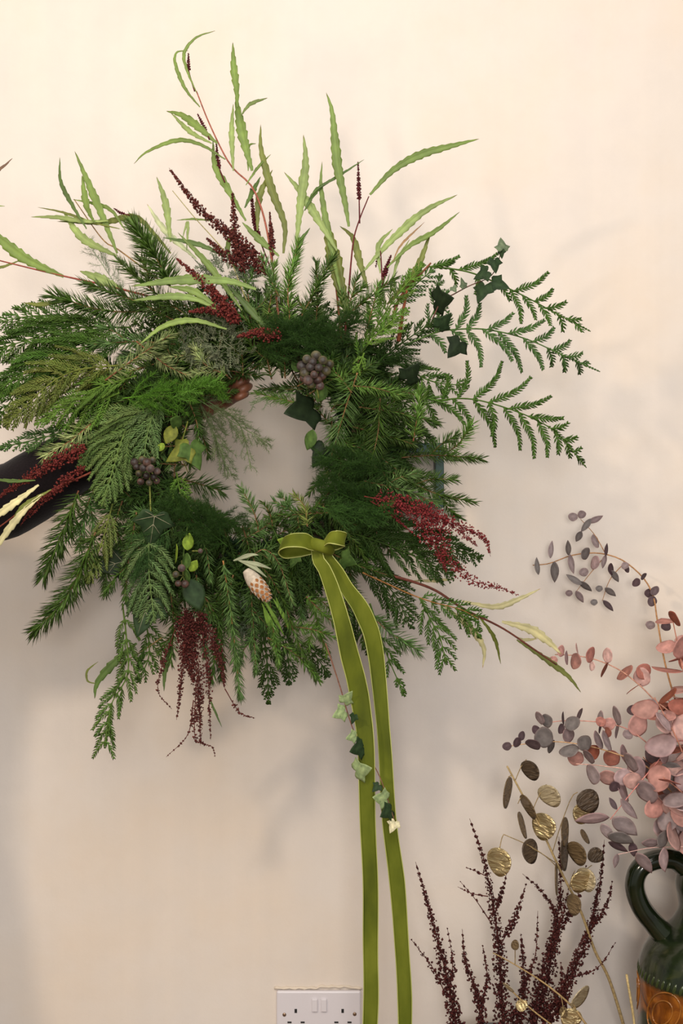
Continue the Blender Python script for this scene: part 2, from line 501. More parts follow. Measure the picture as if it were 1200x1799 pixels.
def cypress(pts, bl=70, bs=16, pl=14, sp=5.6, w=2.4, tone=G_CYP, d=(WD, WD + .04), ang=44, droop=.12, stem_c=None, explicit=None, parent=None, env=None, start=.1, plane=None, stemr=1.7, stem_name='cypress_frond'):
    parent = parent or wreath
    path = smooth_path(pp(pts, *d), 40)
    k = kpx(d[0])
    if plane is None: plane = norm(np.array([rng.normal(0, .3), -1, rng.normal(0, .3)]))
    ms, mf = MB(), MB()
    n = len(path)
    length = np.linalg.norm(np.diff(path, axis=0), axis=1).sum()
    sc_ = stem_c if stem_c is not None else tone * np.array([.9, .85, .7, 1])
    tube(ms, path, np.linspace(stemr, stemr * .5, n) * k, 5, sc_)
    T, Nn, B = frames(path, plane)
    if explicit:
        for (a, b, mid, depth) in explicit:
            dd0 = d[0]
            i = int(np.argmin(np.linalg.norm((path - P(a[0], a[1], d[0] + (d[1] - d[0]) * .5))[:, [0, 2]], axis=1)))
            p0 = path[i]; dp = -p0[1]
            p2 = P(b[0], b[1], dp + depth)
            mpt = (p0 + p2) / 2 + T[i] * np.linalg.norm(p2 - p0) * mid
            q = smooth_path([p0, mpt, p2], 22)
            ln = np.linalg.norm(p2 - p0) / k
            spray(mf, q, k, min(pl, .3 * ln + 5), 5.6, 3.3, tone, plane, ang=44, curl=.15, taper=.6)
        spray(mf, path[int(n * .7):], k, pl * .6, sp, w, tone, plane)
    else:
        m = max(3, int(length / (bs * k)))
        for j in range(m):
            t = start + (1 - start) * (j + .4) / m
            i = min(n - 1, int(t * (n - 1)))
            e = env(t) if env else math.sin(math.pi * min(1, (t + .25) / 1.3)) ** .8 * (1.05 - .55 * t)
            for sg in (1, -1):
                if rng.random() < .06: continue
                ln = bl * k * e * rng.uniform(.8, 1.15)
                if ln < 5 * k: continue
                aa = math.radians(ang + rng.normal(0, 6))
                dd = norm(T[i] * math.cos(aa) + B[i] * sg * math.sin(aa) + Nn[i] * rng.normal(0, .14))
                q = np.array([path[i], path[i] + dd * ln * .5 + T[i] * ln * .02, path[i] + dd * ln * .92 + T[i] * ln * .22 + np.array([0, 0, -droop * ln])])
                spray(mf, smooth_path(q, 14), k, min(pl, ln / k * .34 + 3), max(sp, 5.2), min(w, 2.5), jitter_col(tone, 1, .14, .05)[0], plane + rng.normal(0, .15, 3), ang=36, curl=.14, taper=.6)
        spray(mf, path[int(n * .8):], k, pl * .8, sp, w, tone, plane)
    o = make(stem_name, ms, M_TWIG, parent)
    make('scale_leaves', mf, M_FROND, o, stuff=True)
    return o

def plume(pts, rad=28, tone=G_ASP, d=(WD, WD + .04), nb=26, hair=8, hd=1.0, hw=.75, parent=None, wisp=1.0):
    parent = parent or wreath
    path = smooth_path(pp(pts, *d), 40); k = kpx(d[0]); n = 40
    T, Nn, B = frames(path)
    ms, mh = MB(), MB()
    tube(ms, path, np.linspace(1.1, .5, n) * k, 4, tone * .9)
    for j in range(nb):
        t = .06 + .92 * (j + rng.random()) / nb
        i = min(n - 1, int(t * (n - 1)))
        ph = rng.uniform(0, 2 * math.pi)
        a = math.radians(rng.uniform(40, 70))
        dd = norm(T[i] * math.cos(a) + (B[i] * math.sin(ph) + Nn[i] * math.cos(ph) * .7) * math.sin(a))
        ln = rad * k * (1.1 - .75 * t) * rng.uniform(.6, 1.2)
        q = smooth_path([path[i], path[i] + dd * ln * .5, path[i] + dd * ln + T[i] * ln * .3 - np.array([0, 0, .1 * ln])], 10)
        tube(ms, q, .38 * k, 3, tone, cap=False)
        m = int(10 + ln / k * 1.25 * hd)
        u = rng.uniform(.1, 1, m) * 9; u0 = np.clip(u.astype(int), 0, 8); fr = (u - u0)[:, None]
        base = q[u0] * (1 - fr) + q[u0 + 1] * fr
        dr = norm(rand_dirs(m) + dd * .9)
        needles(mh, base, dr, rand_dirs(m), hair * k * rng.uniform(.5, 1.1, m), hw * .8 * k, rand_dirs(m) * .15, jitter_col(tone, m, .2, .05))
    o = make('asparagus_fern_plume', ms, M_TWIG, parent)
    make('fine_leaves', mh, M_PLUME, o, stuff=True)
    return o

def blade(pts, w, tone=G_LEAF, d=(WD, WD + .04), serr=.28, teeth=0, parent=None, name='serrated_leaf', twist=0.0, fold=.25, peak=.45, blunt=False):
    """long narrow toothed leaf; pts run from tip to base"""
    parent = parent or wreath
    n = 44
    path = smooth_path(pp(pts, *d), n); k = kpx(d[0])
    T, Nn, B = frames(path)
    t = np.linspace(0, 1, n)
    prof = np.clip(np.minimum((t / peak) ** .75, ((1 - t) / (1 - peak) + .12) ** .7), 0, 1)
    if blunt: prof = np.clip(np.minimum((t / .12 + .1) ** .6, 1), 0, 1)
    ln = np.linalg.norm(np.diff(path, axis=0), axis=1).sum() / k
    if not teeth: teeth = max(3, int(ln / 16))
    saw = 1 + serr * ((1 - (t * teeth) % 1.0) - .5) * 1.4
    saw2 = 1 + serr * ((1 - (t * teeth + .45) % 1.0) - .5) * 1.4
    hw = w * k * .5 * prof
    tw = twist * np.sin(t * 3 + rng.uniform(0, 3))
    side = B * np.cos(tw)[:, None] + Nn * np.sin(tw)[:, None]
    up = np.cross(T, side)
    fo = fold * hw[:, None] * up * -1
    rows = [path + side * (hw * saw)[:, None] + fo * .9, path + side * (hw * .45)[:, None] + fo * .5, path, path - side * (hw * .45)[:, None] + fo * .5, path - side * (hw * saw2)[:, None] + fo * .9]
    th = up * .00035
    top = np.stack([r + th for r in rows], 1); bot = np.stack([r - th for r in rows], 1)
    mb = MB()
    c0 = np.tile(tone, (n, 5, 1)); c0[:, 2, :3] *= 1.22; c0[:, :, :3] *= (1 + .12 * np.sin(t * 5 + rng.uniform(0, 6)))[:, None, None]
    c0[0:2, :, :3] *= np.array([.8, .6, .5])
    idx = np.arange(n * 5).reshape(n, 5)
    def grid(ix): return np.stack([ix[:-1, :-1], ix[:-1, 1:], ix[1:, 1:], ix[1:, :-1]], -1).reshape(-1, 4)
    q1 = grid(idx); q2 = grid(idx + n * 5)[:, ::-1]
    e = []
    for cc in (0, 4):
        a = idx[:, cc]; b2 = a + n * 5
        e.append(np.stack([a[:-1], a[1:], b2[1:], b2[:-1]], -1) if cc == 0 else np.stack([a[1:], a[:-1], b2[:-1], b2[1:]], -1))
    mb.add(np.vstack([top.reshape(-1, 3), bot.reshape(-1, 3)]), np.vstack([q1, q2] + e), None, np.vstack([c0.reshape(-1, 4), c0.reshape(-1, 4) * np.array([1.1, 1.08, 1.1, 1])]))
    return make(name, mb, M_BLADE, parent, origin=path[-1])

def stem(pts, r=2.0, c=C_TWIG, d=(WD, WD + .04), parent=None, name='leafy_stem', r1=None):
    mb = MB()
    path = smooth_path(pp(pts, *d), 30); k = kpx(d[0])
    tube(mb, path, np.linspace(r, r * .5 if r1 is None else r1, 30) * k, 6, c)
    return make(name, mb, M_TWIG, parent or wreath)

def seed_spray(strands, tone=C_RED, d=(WD + .04, WD + .06), parent=None, name='red_seed_spray', seed=3.0, stem_r=1.0, whorl=True, label=None, root_tags=None):
    """strands: (pts, n_seeds, spread_px, t0) polylines from base to tip, seeds heap up along them"""
    ms, mg = MB(), MB()
    k = kpx(d[0])
    for st in strands:
        pts, n, spread, t0 = st[:4]
        path = smooth_path(pp(pts, *d), 40)
        tube(ms, path, np.linspace(stem_r, stem_r * .3, 40) * k, 4, tone * np.array([1.15, 1.0, .95, 1]))
        t = t0 + (1 - t0) * rng.random(n) ** 1.15 * .98
        if whorl: t = np.clip((np.round(t * 26) + rng.normal(0, .16, n)) / 26, t0, .985)
        fi = t * 39; i0 = np.clip(fi.astype(int), 0, 38); fr = (fi - i0)[:, None]
        base = path[i0] * (1 - fr) + path[i0 + 1] * fr
        env = np.clip(1.05 - ((t - t0) / (1 - t0)) ** 1.3, .12, 1) * np.clip((t - t0) / .12 + .35, 0, 1)
        off = rand_dirs(n) * (spread * k * np.sqrt(rng.random(n)) * env)[:, None]
        seeds(mg, base + off, seed * k * rng.uniform(.7, 1.25, n) * (.55 + .45 * env), jitter_col(tone, n, .35, .1))
    o = make(name, ms, M_TWIG, parent)
    make('seeds', mg, M_SEED, o, stuff=True)
    return o

def spike(pts, t1=.5, r=4, d=(WD, WD + .03), tone=rgb(82, 30, 34), parent=None):
    """thin flower spike: pts from tip to base, regular knobs over the upper part"""
    ms, mg = MB(), MB()
    path = smooth_path(pp(pts, *d), 60); k = kpx(d[0])
    tube(ms, path, np.linspace(.7, 1.5, 60) * k, 5, tone)
    ln = np.linalg.norm(np.diff(path, axis=0), axis=1).sum() / k
    m = max(5, int(ln * t1 / 2.6))
    T, Nn, B = frames(path)
    i0 = (np.linspace(0.02, t1, m) * 59).astype(int)
    for sg in (0, 2.1, 4.2):
        a = np.arange(m) * 1.1 + sg
        f = np.clip(np.linspace(.4, 1.3, m), 0, 1)[:, None]
        seeds(mg, path[i0] + (B[i0] * np.cos(a)[:, None] + Nn[i0] * np.sin(a)[:, None]) * r * .45 * k * f, np.full(m, r * .42 * k) * f[:, 0], jitter_col(tone, m, .25))
    o = make('flower_spike', ms, M_TWIG, parent or wreath)
    make('buds', mg, M_SEED, o, stuff=True)
    return o

# ---- leaf meshes shared between copies
def leaf_mesh(name, outline, tone, m, cup=.12, fold=.15, thick=.015, edge=None, droop=.12, vein=None):
    """outline: (x,y) list around the leaf, base at (0,0), tip near (0,1); unit size"""
    o = np.array(outline, float); n = len(o)
    c = np.array([0, .45])
    rings = [1.0, .8, .5, .22]
    vv, cc = [], []
    def zf(p):
        return -fold * np.abs(p[:, 0]) + cup * (p[:, 0] ** 2 + (p[:, 1] - .5) ** 2) - droop * np.clip(p[:, 1], 0, 2) ** 2
    for rr in rings:
        p = c + (o - c) * rr
        vv.append(np.column_stack([p, zf(p)]))
        tt = np.tile(tone, (n, 1))
        if edge is not None and rr == 1.0: tt[:] = edge
        if vein is not None and rr < .3: tt[:] = vein
        cc.append(tt)
    vv.append(np.column_stack([c[None], zf(c[None])])); cc.append(np.tile(vein if vein is not None else tone, (1, 1)))
    top = np.vstack(vv); ct = np.vstack(cc); N1 = len(top)
    q, t = [], []
    for r in range(len(rings) - 1):
        for i in range(n):
            j = (i + 1) % n
            q.append((r * n + i, r * n + j, (r + 1) * n + j, (r + 1) * n + i))
    l = (len(rings) - 1) * n
    for i in range(n): t.append((l + i, l + (i + 1) % n, N1 - 1))
    q2 = [(a + N1, e + N1, c_ + N1, b_ + N1) for (a, b_, c_, e) in q]
    t2 = [(a + N1, c_ + N1, b_ + N1) for (a, b_, c_) in t]
    side = [((i + 1) % n, i, i + N1, (i + 1) % n + N1) for i in range(n)]
    bot = top - np.array([0, 0, thick])
    mb = MB(); mb.add(np.vstack([top, bot]), q + q2 + side, t + t2, np.vstack([ct, ct * np.array([1.12, 1.08, 1.1, 1])]))
    me = mb.mesh(name, np.zeros(3)); me.materials.append(m)
    return me
IVY_HALF = [(0, .05), (.08, -.05), (.22, -.13), (.36, -.10), (.42, .02), (.48, .12), (.64, .27), (.47, .36), (.33, .43), (.29, .54), (.22, .70), (.12, .87), (0, 1.04)]
IVY = IVY_HALF + [(-x, y) for x, y in IVY_HALF[-2:0:-1]]
OVAL_HALF = [(0, 0), (.12, .06), (.24, .16), (.33, .30), (.36, .46), (.33, .62), (.25, .78), (.13, .93), (0, 1.05)]
OVAL = OVAL_HALF + [(-x, y) for x, y in OVAL_HALF[-2:0:-1]]
ROUND = [(.47 * math.sin(a) * (1 + .05 * math.sin(3 * a)), .5 - .5 * math.cos(a) + .05 * max(0, -math.cos(a)) ** 6 + .012 * math.sin(5 * a)) for a in np.linspace(0, 2 * math.pi, 20, endpoint=False)]
EGG = [(.46 * math.sin(a) * (1 - .18 * math.cos(a + .0) * -1), .5 - .5 * math.cos(a)) for a in np.linspace(0, 2 * math.pi, 20, endpoint=False)]
_lm = {}
def ivy_mesh(kind, tone_name, tone, shape=IVY, **kw):
    key = (kind, tone_name)
    if key not in _lm: _lm[key] = leaf_mesh(kind, shape, tone, M_IVY, **kw)
    return _lm[key]
def orient(ang, yaw=0, pitch=0):
    """leaf lying in the picture plane, tip at ang degrees (0 right, 90 up), then turned"""
    X = Vector((1, 0, 0)); Z = Vector((0, -1, 0)); Y = Vector((0, 0, 1))
    base = Matrix(((X.x, Y.x, Z.x), (X.y, Y.y, Z.y), (X.z, Y.z, Z.z)))       # local x->right, y->up, z->viewer
    r = Matrix.Rotation(math.radians(ang - 90), 3, 'Z')
    return base @ r @ Matrix.Rotation(math.radians(yaw), 3, 'Y') @ Matrix.Rotation(math.radians(pitch), 3, 'X')
IV = {'dark': rgb(42, 60, 36), 'mid': rgb(68, 92, 42), 'grey': rgb(98, 112, 86), 'pale': rgb(142, 160, 112), 'lime': rgb(118, 142, 50), 'yellow': rgb(100, 106, 42), 'cream': rgb(200, 194, 160), 'black': rgb(30, 42, 24)}
def ivy(x, y, d, size, ang, tone='dark', yaw=0, pitch=0, parent=None, shape=IVY, veins=False):
    """ivy leaf centred on pixel (x,y)"""
    me = ivy_mesh('ivy_leaf' if shape is IVY else 'oval_leaf', tone + ('o' if shape is OVAL else ''), IV[tone], shape, edge=IV[tone] * np.array([1.15, 1.1, 1.05, 1]), vein=IV[tone] * np.array([1.25, 1.2, 1.2, 1]))
    R = orient(ang, yaw, pitch); k = kpx(d) * size
    loc = P(x, y, d) - np.array(R @ Vector((0, .45 * k, 0)))
    o = place('ivy_leaf', me, parent or wreath, loc, R, (k, k, k))
    if veins:
        mb = MB(); zo = .012
        def pt(px_, py_): return np.array([px_, py_, -.15 * abs(px_) + .12 * (px_ ** 2 + (py_ - .5) ** 2) - .12 * max(py_, 0) ** 2 + zo])
        for e in [(0, 1.0), (.55, .28), (-.55, .28), (.3, -.06), (-.3, -.06), (.25, .6), (-.25, .6)]:
            b0 = np.array([0, .05]) if abs(e[0]) != .25 else np.array([0, .3])
            q = [pt(*(b0 * (1 - f) + np.array(e) * f)) for f in np.linspace(0, .93, 7)]
            tube(mb, q, np.linspace(.009, .003, 7), 4, IV['cream'] * .6, ref=(0, 0, 1))
        vme = mb.mesh('vein', np.zeros(3)); vme.materials.append(M_IVY)
        v = bpy.data.objects.new('vein', vme); col.objects.link(v); v.parent = o
        v['label'] = 'pale branching leaf veins'
    return o

# ------------------------------------------------------------------ wreath: ring and filling
def ring_base():
    mb = MB()
    c = P(WC[0], WC[1], WD - .02)
    a = np.linspace(0, 2 * math.pi, 97)
    for j in range(9):
        ph = rng.uniform(0, 6.28); f = 3 + j % 4
        R = .168 + .026 * np.cos(f * a + ph); y = .024 * np.sin(f * a + ph)
        p = np.stack([c[0] + R * np.cos(a), c[1] + y, c[2] + R * np.sin(a)], 1)
        tube(mb, p, .0055, 6, jitter_col(rgb(58, 48, 32), 1)[0], cap=False)
    o = make('ring_base', mb, M_TWIG, wreath, c)
    mb = MB()
    p = np.stack([c[0] + .17 * np.cos(a), c[1] + 0 * a, c[2] + .17 * np.sin(a)], 1)
    n = 9000
    th = rng.uniform(0, 6.283, n); ph = rng.uniform(0, 6.283, n)
    rad = np.stack([np.cos(th), 0 * th, np.sin(th)], 1)
    out = rad * np.cos(ph)[:, None] + np.array([0, 1, 0]) * np.sin(ph)[:, None]
    base = c + rad * .17 + out * .026
    tang = np.stack([-np.sin(th), 0 * th, np.cos(th)], 1)
    dr = norm(out * .8 + tang * rng.normal(0, .8, (n, 1)) + rng.normal(0, .4, (n, 3)))
    needles(mb, base, dr, tang, rng.uniform(.012, .024, n), .0022, rand_dirs(n) * .2, jitter_col(rgb(30, 52, 28), n, .3, .1))
    make('moss', mb, M_NEEDLE, o, origin=c, stuff=True)
ring_base()

def rout(th):
    xs = [0, 45, 90, 135, 180, 225, 270, 315, 360]
    ys = [300, 320, 310, 350, 385, 370, 355, 310, 300]
    return np.interp(th % 360, xs, ys)
def fill():
    for layer, (dd, n) in enumerate([(WD - .07, 44), (WD - .03, 44), (WD + .01, 40), (WD + .035, 34)]):
        for j in range(n):
            th = 360 * (j + rng.uniform(.1, .9)) / n
            ro = rout(th)
            r0 = rng.uniform(125, 205); r1 = min(ro * rng.uniform(.8, 1.0), r0 + rng.uniform(110, 170))
            if layer == 3: r0 = rng.uniform(120, 150); r1 = min(ro * .85, r0 + 120)
            tw = rng.choice([-1, 1]) * rng.uniform(4, 26)
            a0, a1 = math.radians(th), math.radians(th + tw)
            am = (a0 + a1) / 2
            p = [(WC[0] + r0 * math.cos(a0), WC[1] - r0 * math.sin(a0)), (WC[0] + (r0 + r1) / 2 * math.cos(am), WC[1] - (r0 + r1) / 2 * math.sin(am)), (WC[0] + r1 * math.cos(a1), WC[1] - r1 * math.sin(a1) + 8)]
            ty = rng.random()
            dp = (dd, dd + rng.uniform(-.02, .03))
            tone = jitter_col([G_FIR, G_FIRS, G_CYPD, G_FIR][rng.integers(4)], 1, .15)[0]
            if ty < .55: fir(p, rng.uniform(20, 27), tone, dp, .8, side=2)
            else: cypress(p, rng.uniform(45, 70), 15, 12, 5, tone=jitter_col(G_CYPD, 1, .2)[0], d=dp)
    # short shoots around the inner edge, running along the ring
    for j in range(26):
        th = 360 * j / 26 + rng.uniform(-5, 5)
        r0 = rng.uniform(140, 165); r1 = rng.uniform(112, 150)
        a0, a1 = math.radians(th), math.radians(th + rng.choice([-1, 1]) * rng.uniform(25, 40))
        p = [(WC[0] + r0 * math.cos(a0), WC[1] - r0 * math.sin(a0)), (WC[0] + r1 * math.cos(a1), WC[1] - r1 * math.sin(a1))]
        dp = (WD + rng.uniform(-.05, .04),) * 2
        fir(p, 18, jitter_col(G_FIR, 1, .2)[0], dp, .9)
fill()

# ------------------------------------------------------------------ wreath: sprigs one can tell apart
f0, f1, f2 = WD + .03, WD + .06, WD + .085
# firs
fir([(300, 505), (275, 455), (238, 398)], 34, G_FIR, (f1, f2), 2.4, 2.6, 55)
fir([(262, 548), (180, 545), (95, 520)], 30, G_FIR, (f0, f1), 1.3, 2.5)
fir([(138, 862), (112, 930), (76, 1012)], 30, G_FIR, (f1, f0), 1.3, 2.6, stem_c=C_TWIG)
fir([(168, 935), (122, 1040), (62, 1108)], 31, G_FIR, (f1, f0), 1.4, 2.6)
fir([(160, 745), (118, 778), (80, 800)], 27, G_FIRP, (f1, f1), 1.1, 2.2, stem_c=C_TWIG)
fir([(455, 935), (446, 900), (424, 858)], 22, G_FIRS, (f0, f0), 1.0, 2.2)
fir([(425, 950), (470, 922), (510, 880)], 22, G_FIRS, (f0, f0), 1.0, 2.2, back=.3)
fir([(540, 925), (535, 890), (515, 868)], 18, G_CYPO, (f1, f0), 1.0, 2.0)
fir([(392, 985), (407, 1090), (422, 1222)], 23, G_FIRS, (f2, f1), 1.5, 1.9, 60, rgb(150, 105, 60), back=.35)
fir([(445, 985), (472, 1010), (500, 1062), (520, 1120), (555, 1190)], 23, G_FIR, (f2, f1), 1.1, 2.0, 50, back=.25)
fir([(440, 978), (465, 966), (490, 990), (514, 1060)], 20, G_FIRS, (f2, f2), 1.0, 1.9, back=.3)
fir([(538, 1048), (560, 1070), (586, 1095)], 20, G_FIRB, (f1, f1), 1.2, 2.0)
fir([(500, 1100), (545, 1105), (585, 1118)], 20, G_FIRB, (f1, f1), 1.2, 2.0)
fir([(470, 1120), (520, 1150), (560, 1195)], 20, G_FIRB, (f1, f1), 1.2, 2.0)
fir([(650, 1080), (690, 1115), (735, 1142)], 26, G_FIRS, (f0, f0), 1.1, 2.2, back=.3, stem_c=rgb(150, 110, 90))
fir([(690, 830), (760, 865), (832, 882)], 22, G_FIR, (f0, f0), 1.1, 2.2, side=2)
fir([(690, 805), (770, 800), (845, 806)], 22, G_FIR, (WD, f0), 1.1, 2.2, side=1)
fir([(770, 805), (805, 780), (830, 745)], 24, G_FIRB, (WD, f0), 1.1, 2.2)
fir([(628, 655), (606, 720), (582, 802)], 44, G_FIRS, (f2, f1), 1.0, 2.0, 25, rgb(130, 95, 60), back=.25, ang=(68, 30))
fir([(618, 690), (595, 660), (568, 635)], 22, G_FIRB, (f2, f2), 1.3, 2.0)
fir([(622, 678), (660, 682), (702, 694)], 22, G_FIRB, (f2, f2), 1.2, 2.0, back=.3)
fir([(726, 775), (732, 740), (740, 684)], 24, G_FIRB, (f1, f1), 1.3, 2.2, 60, C_TWIG)
fir([(668, 700), (664, 760), (650, 820)], 30, G_FIR, (f1, f1), 1.1, 2.2)
fir([(512, 585), (506, 507), (524, 428)], 25, G_FIRB, (f1, f1), 1.4, 2.0, 65, rgb(120, 80, 56))
fir([(530, 555), (560, 500), (585, 452)], 24, G_FIR, (f1, f1), 1.3, 2.1, 55)
fir([(490, 520), (470, 480), (462, 455)], 22, G_FIRS, (f1, f1), 1.2, 2.0, 55)
fir([(600, 560), (640, 530), (690, 490)], 24, G_FIR, (f1, f1), 1.2, 2.0, 55)
fir([(185, 668), (240, 628), (300, 588)], 24, G_FIRP * .75, (f1, f2), 1.0, 2.0, 75, C_TWIG)
fir([(240, 600), (290, 640), (330, 660)], 22, G_FIRP * .7, (f1, f2), 1.0, 2.0, 75, C_TWIG)
fir([(318, 842), (350, 850), (388, 862)], 26, G_FIR * .8, (WD, WD), 1.2, 2.2)
fir([(338, 720), (352, 755), (366, 800)], 20, G_FIR * .8, (WD, WD), 1.2, 2.0)
fir([(566, 715), (510, 705), (448, 690)], 18, G_FIRB, (WD + .02, WD), 1.2, 1.8)
fir([(560, 960), (620, 990), (680, 1010)], 20, G_FIR, (f0, f0), 1.1, 2.0)
fir([(600, 1010), (630, 1060), (640, 1130)], 22, G_FIR, (f0, f0), 1.1, 2.0)
fir([(330, 900), (360, 960), (370, 1020)], 22, G_FIRS, (f1, f1), 1.1, 2.0, 55)
fir([(355, 1040), (385, 1100), (390, 1190)], 24, G_FIR, (f1, f0), 1.1, 2.0, 55)
for p_, nl_, tn_ in [
    ([(215, 880), (190, 960), (185, 1040)], 24, G_FIR), ([(240, 900), (225, 990), (220, 1060)], 22, G_FIR), ([(165, 860), (150, 900), (140, 960)], 24, G_FIRS), ([(300, 1040), (305, 1100), (300, 1165)], 22, G_FIR), ([(345, 1010), (352, 1080), (362, 1150)], 22, G_FIRS), ([(410, 1010), (385, 1100), (372, 1195)], 22, G_FIR),
    ([(470, 1010), (478, 1090), (490, 1170)], 20, G_FIRB), ([(535, 1000), (555, 1080), (575, 1150)], 20, G_FIRB), ([(600, 1015), (612, 1080), (610, 1145)], 20, G_FIR), ([(440, 1030), (445, 1100), (450, 1180)], 20, G_FIRS),
    ([(440, 560), (435, 515), (425, 465)], 20, G_FIRS), ([(470, 560), (478, 510), (482, 462)], 20, G_FIRB), ([(555, 570), (558, 520), (556, 462)], 21, G_FIR), ([(600, 575), (615, 530), (628, 485)], 21, G_FIR), ([(645, 575), (655, 540), (664, 500)], 20, G_FIRB),
    ([(630, 715), (700, 725), (765, 742)], 24, G_FIR), ([(620, 750), (680, 765), (725, 780)], 22, G_FIR), ([(640, 845), (710, 862), (770, 885)], 22, G_FIRS), ([(655, 680), (715, 690), (775, 705)], 22, G_FIRB), ([(590, 745), (600, 790), (595, 840)], 24, G_FIR),
    ([(345, 565), (280, 520), (212, 462)], 26, G_FIR), ([(320, 570), (240, 530), (150, 498)], 26, G_FIR), ([(310, 605), (240, 600), (165, 605)], 24, G_FIRS), ([(270, 640), (210, 660), (150, 700)], 24, G_FIRB), ([(370, 640), (330, 625), (280, 632)], 20, G_FIRP * .7), ([(400, 660), (360, 640), (340, 610)], 20, G_FIRP * .7),
    ([(560, 900), (520, 900), (480, 880)], 18, G_FIRS), ([(400, 950), (390, 920), (375, 895)], 20, G_FIR), ([(480, 930), (475, 905), (462, 882)], 18, G_FIR), ([(330, 700), (345, 740), (350, 780)], 20, G_FIR)]:
    dz_ = rng.uniform(.02, .065)
    fir(p_, nl_, jitter_col(tn_, 1, .15)[0], (WD + dz_, WD + dz_ + .01), 1.1, 2.2, 48, side=2 if rng.random() < .6 else 0, back=.25)
# cypress to the right: three open branches with every branchlet set out
def x5(l): return [((640 + a / 2.727), (400 + b / 2.727)) for a, b in l]
def ex5(l): return [((640 + a / 2.727, 400 + b / 2.727), (640 + c / 2.727, 400 + e / 2.727), .12, rng.uniform(-.025, .025)) for a, b, c, e in l]
cypress(x5([(300, 185), (440, 200), (540, 225), (690, 290), (800, 345), (900, 400), (1085, 497)]), pl=13, tone=G_CYP, d=(WD, WD - .02),
        explicit=ex5([(320, 175, 458, 135), (340, 178, 430, 160), (450, 195, 650, 115), (720, 285, 884, 212), (820, 335, 905, 292), (880, 385, 968, 355), (960, 440, 1038, 438), (410, 200, 440, 285), (540, 225, 530, 320), (690, 300, 752, 462), (760, 325, 822, 442), (840, 370, 892, 470), (920, 420, 950, 498), (640, 265, 700, 350), (1000, 455, 1045, 500)]), plane=np.array([.15, -1, .1]))
cypress(x5([(200, 560), (350, 500), (430, 488), (560, 485), (700, 510), (820, 550), (950, 610), (1130, 690)]), pl=14, tone=G_CYPR, d=(WD + .02, WD),
        explicit=ex5([(440, 485, 490, 325), (490, 480, 555, 360), (590, 482, 715, 408), (700, 505, 865, 442), (820, 545, 912, 478), (900, 580, 988, 538), (970, 620, 1048, 600), (1030, 650, 1078, 648), (330, 510, 350, 380), (380, 500, 400, 400), (480, 495, 560, 670), (560, 490, 712, 640), (650, 505, 755, 695), (760, 535, 858, 682), (870, 575, 897, 668), (940, 610, 960, 692), (1010, 650, 1032, 702), (420, 495, 490, 560), (330, 520, 390, 600)]), plane=np.array([-.1, -1, .15]))
cypress(x5([(200, 870), (300, 845), (420, 820), (540, 825), (700, 870), (820, 920), (930, 990), (1065, 1150)]), pl=14, tone=G_CYP, d=(WD + .03, WD + .01),
        explicit=ex5([(440, 815, 492, 636), (380, 825, 400, 700), (530, 818, 662, 638), (610, 832, 802, 714), (690, 862, 898, 806), (800, 908, 955, 912), (890, 965, 978, 935), (960, 1020, 1022, 1002), (1000, 1060, 1042, 1052), (340, 842, 482, 945), (420, 830, 515, 965), (510, 832, 628, 1055), (590, 850, 612, 1000), (660, 862, 748, 1068), (740, 895, 815, 1108), (840, 935, 877, 1102), (920, 990, 930, 1085), (980, 1040, 985, 1102), (1020, 1085, 1052, 1132), (300, 850, 340, 960), (270, 855, 310, 760)]), plane=np.array([.1, -1, -.1]))
cypress([(700, 640), (760, 670), (825, 678)], 45, 14, 12, tone=G_CYP, d=(WD, WD))
cypress([(640, 610), (690, 530), (745, 462)], 48, 15, 14, 5, tone=G_CYPB, d=(f0, f0), droop=-.1)
cypress([(620, 640), (660, 590), (720, 540)], 50, 14, 12, tone=G_CYPB, d=(f1, f1))
cypress([(650, 650), (710, 600), (770, 560)], 50, 14, 12, tone=G_CYPD, d=(WD, WD))
cypress([(690, 540), (730, 500), (765, 470)], 40, 14, 12, tone=G_CYPR, d=(WD, WD))
cypress([(730, 600), (765, 540), (772, 480)], 44, 14, 12, tone=G_CYPR, d=(WD - .02, WD - .02))
cypress([(690, 720), (740, 770), (768, 775)], 45, 14, 12, tone=G_CYPD, d=(WD, WD))
cypress([(640, 620), (628, 650), (622, 648)], 20, 8, 8, tone=G_CYPB, d=(f2, f2))
# cypress flowing to the left
cypress([(230, 575), (110, 580), (-50, 630)], 85, 13, 17, 4.6, tone=G_CYP, d=(f0, f0), ang=36)
cypress([(240, 600), (110, 620), (-30, 700)], 85, 13, 17, 4.6, tone=G_CYP, d=(f0, f1), ang=34)
cypress([(220, 640), (110, 660), (5, 750)], 80, 13, 15, 4.6, tone=G_CYPO * .8, d=(f1, f1), ang=36)
cypress([(240, 660), (150, 690), (60, 748)], 70, 13, 14, 4.4, tone=G_CYPB, d=(f1, f1), ang=38)
cypress([(150, 560), (60, 555), (-20, 570)], 50, 13, 14, tone=G_CYP, d=(WD, WD))
cypress([(180, 620), (60, 660), (-20, 760)], 60, 13, 14, tone=G_CYP, d=(WD, WD))
cypress([(210, 690), (150, 715), (80, 740)], 55, 12, 13, tone=G_CYPB, d=(f1, f1))
cypress([(160, 740), (90, 765), (-5, 788)], 44, 16, 15, tone=G_CYPR * 1.1, d=(f0, f0), ang=32)
cypress([(285, 690), (225, 750), (200, 820), (178, 890)], 82, 12, 15, 4.0, 3.0, tone=rgb(94, 118, 62), d=(f1, f2), ang=40)
cypress([(290, 690), (262, 750), (250, 830)], 62, 12, 15, 4.2, 3.0, tone=rgb(90, 114, 66), d=(f1, f2), ang=36)
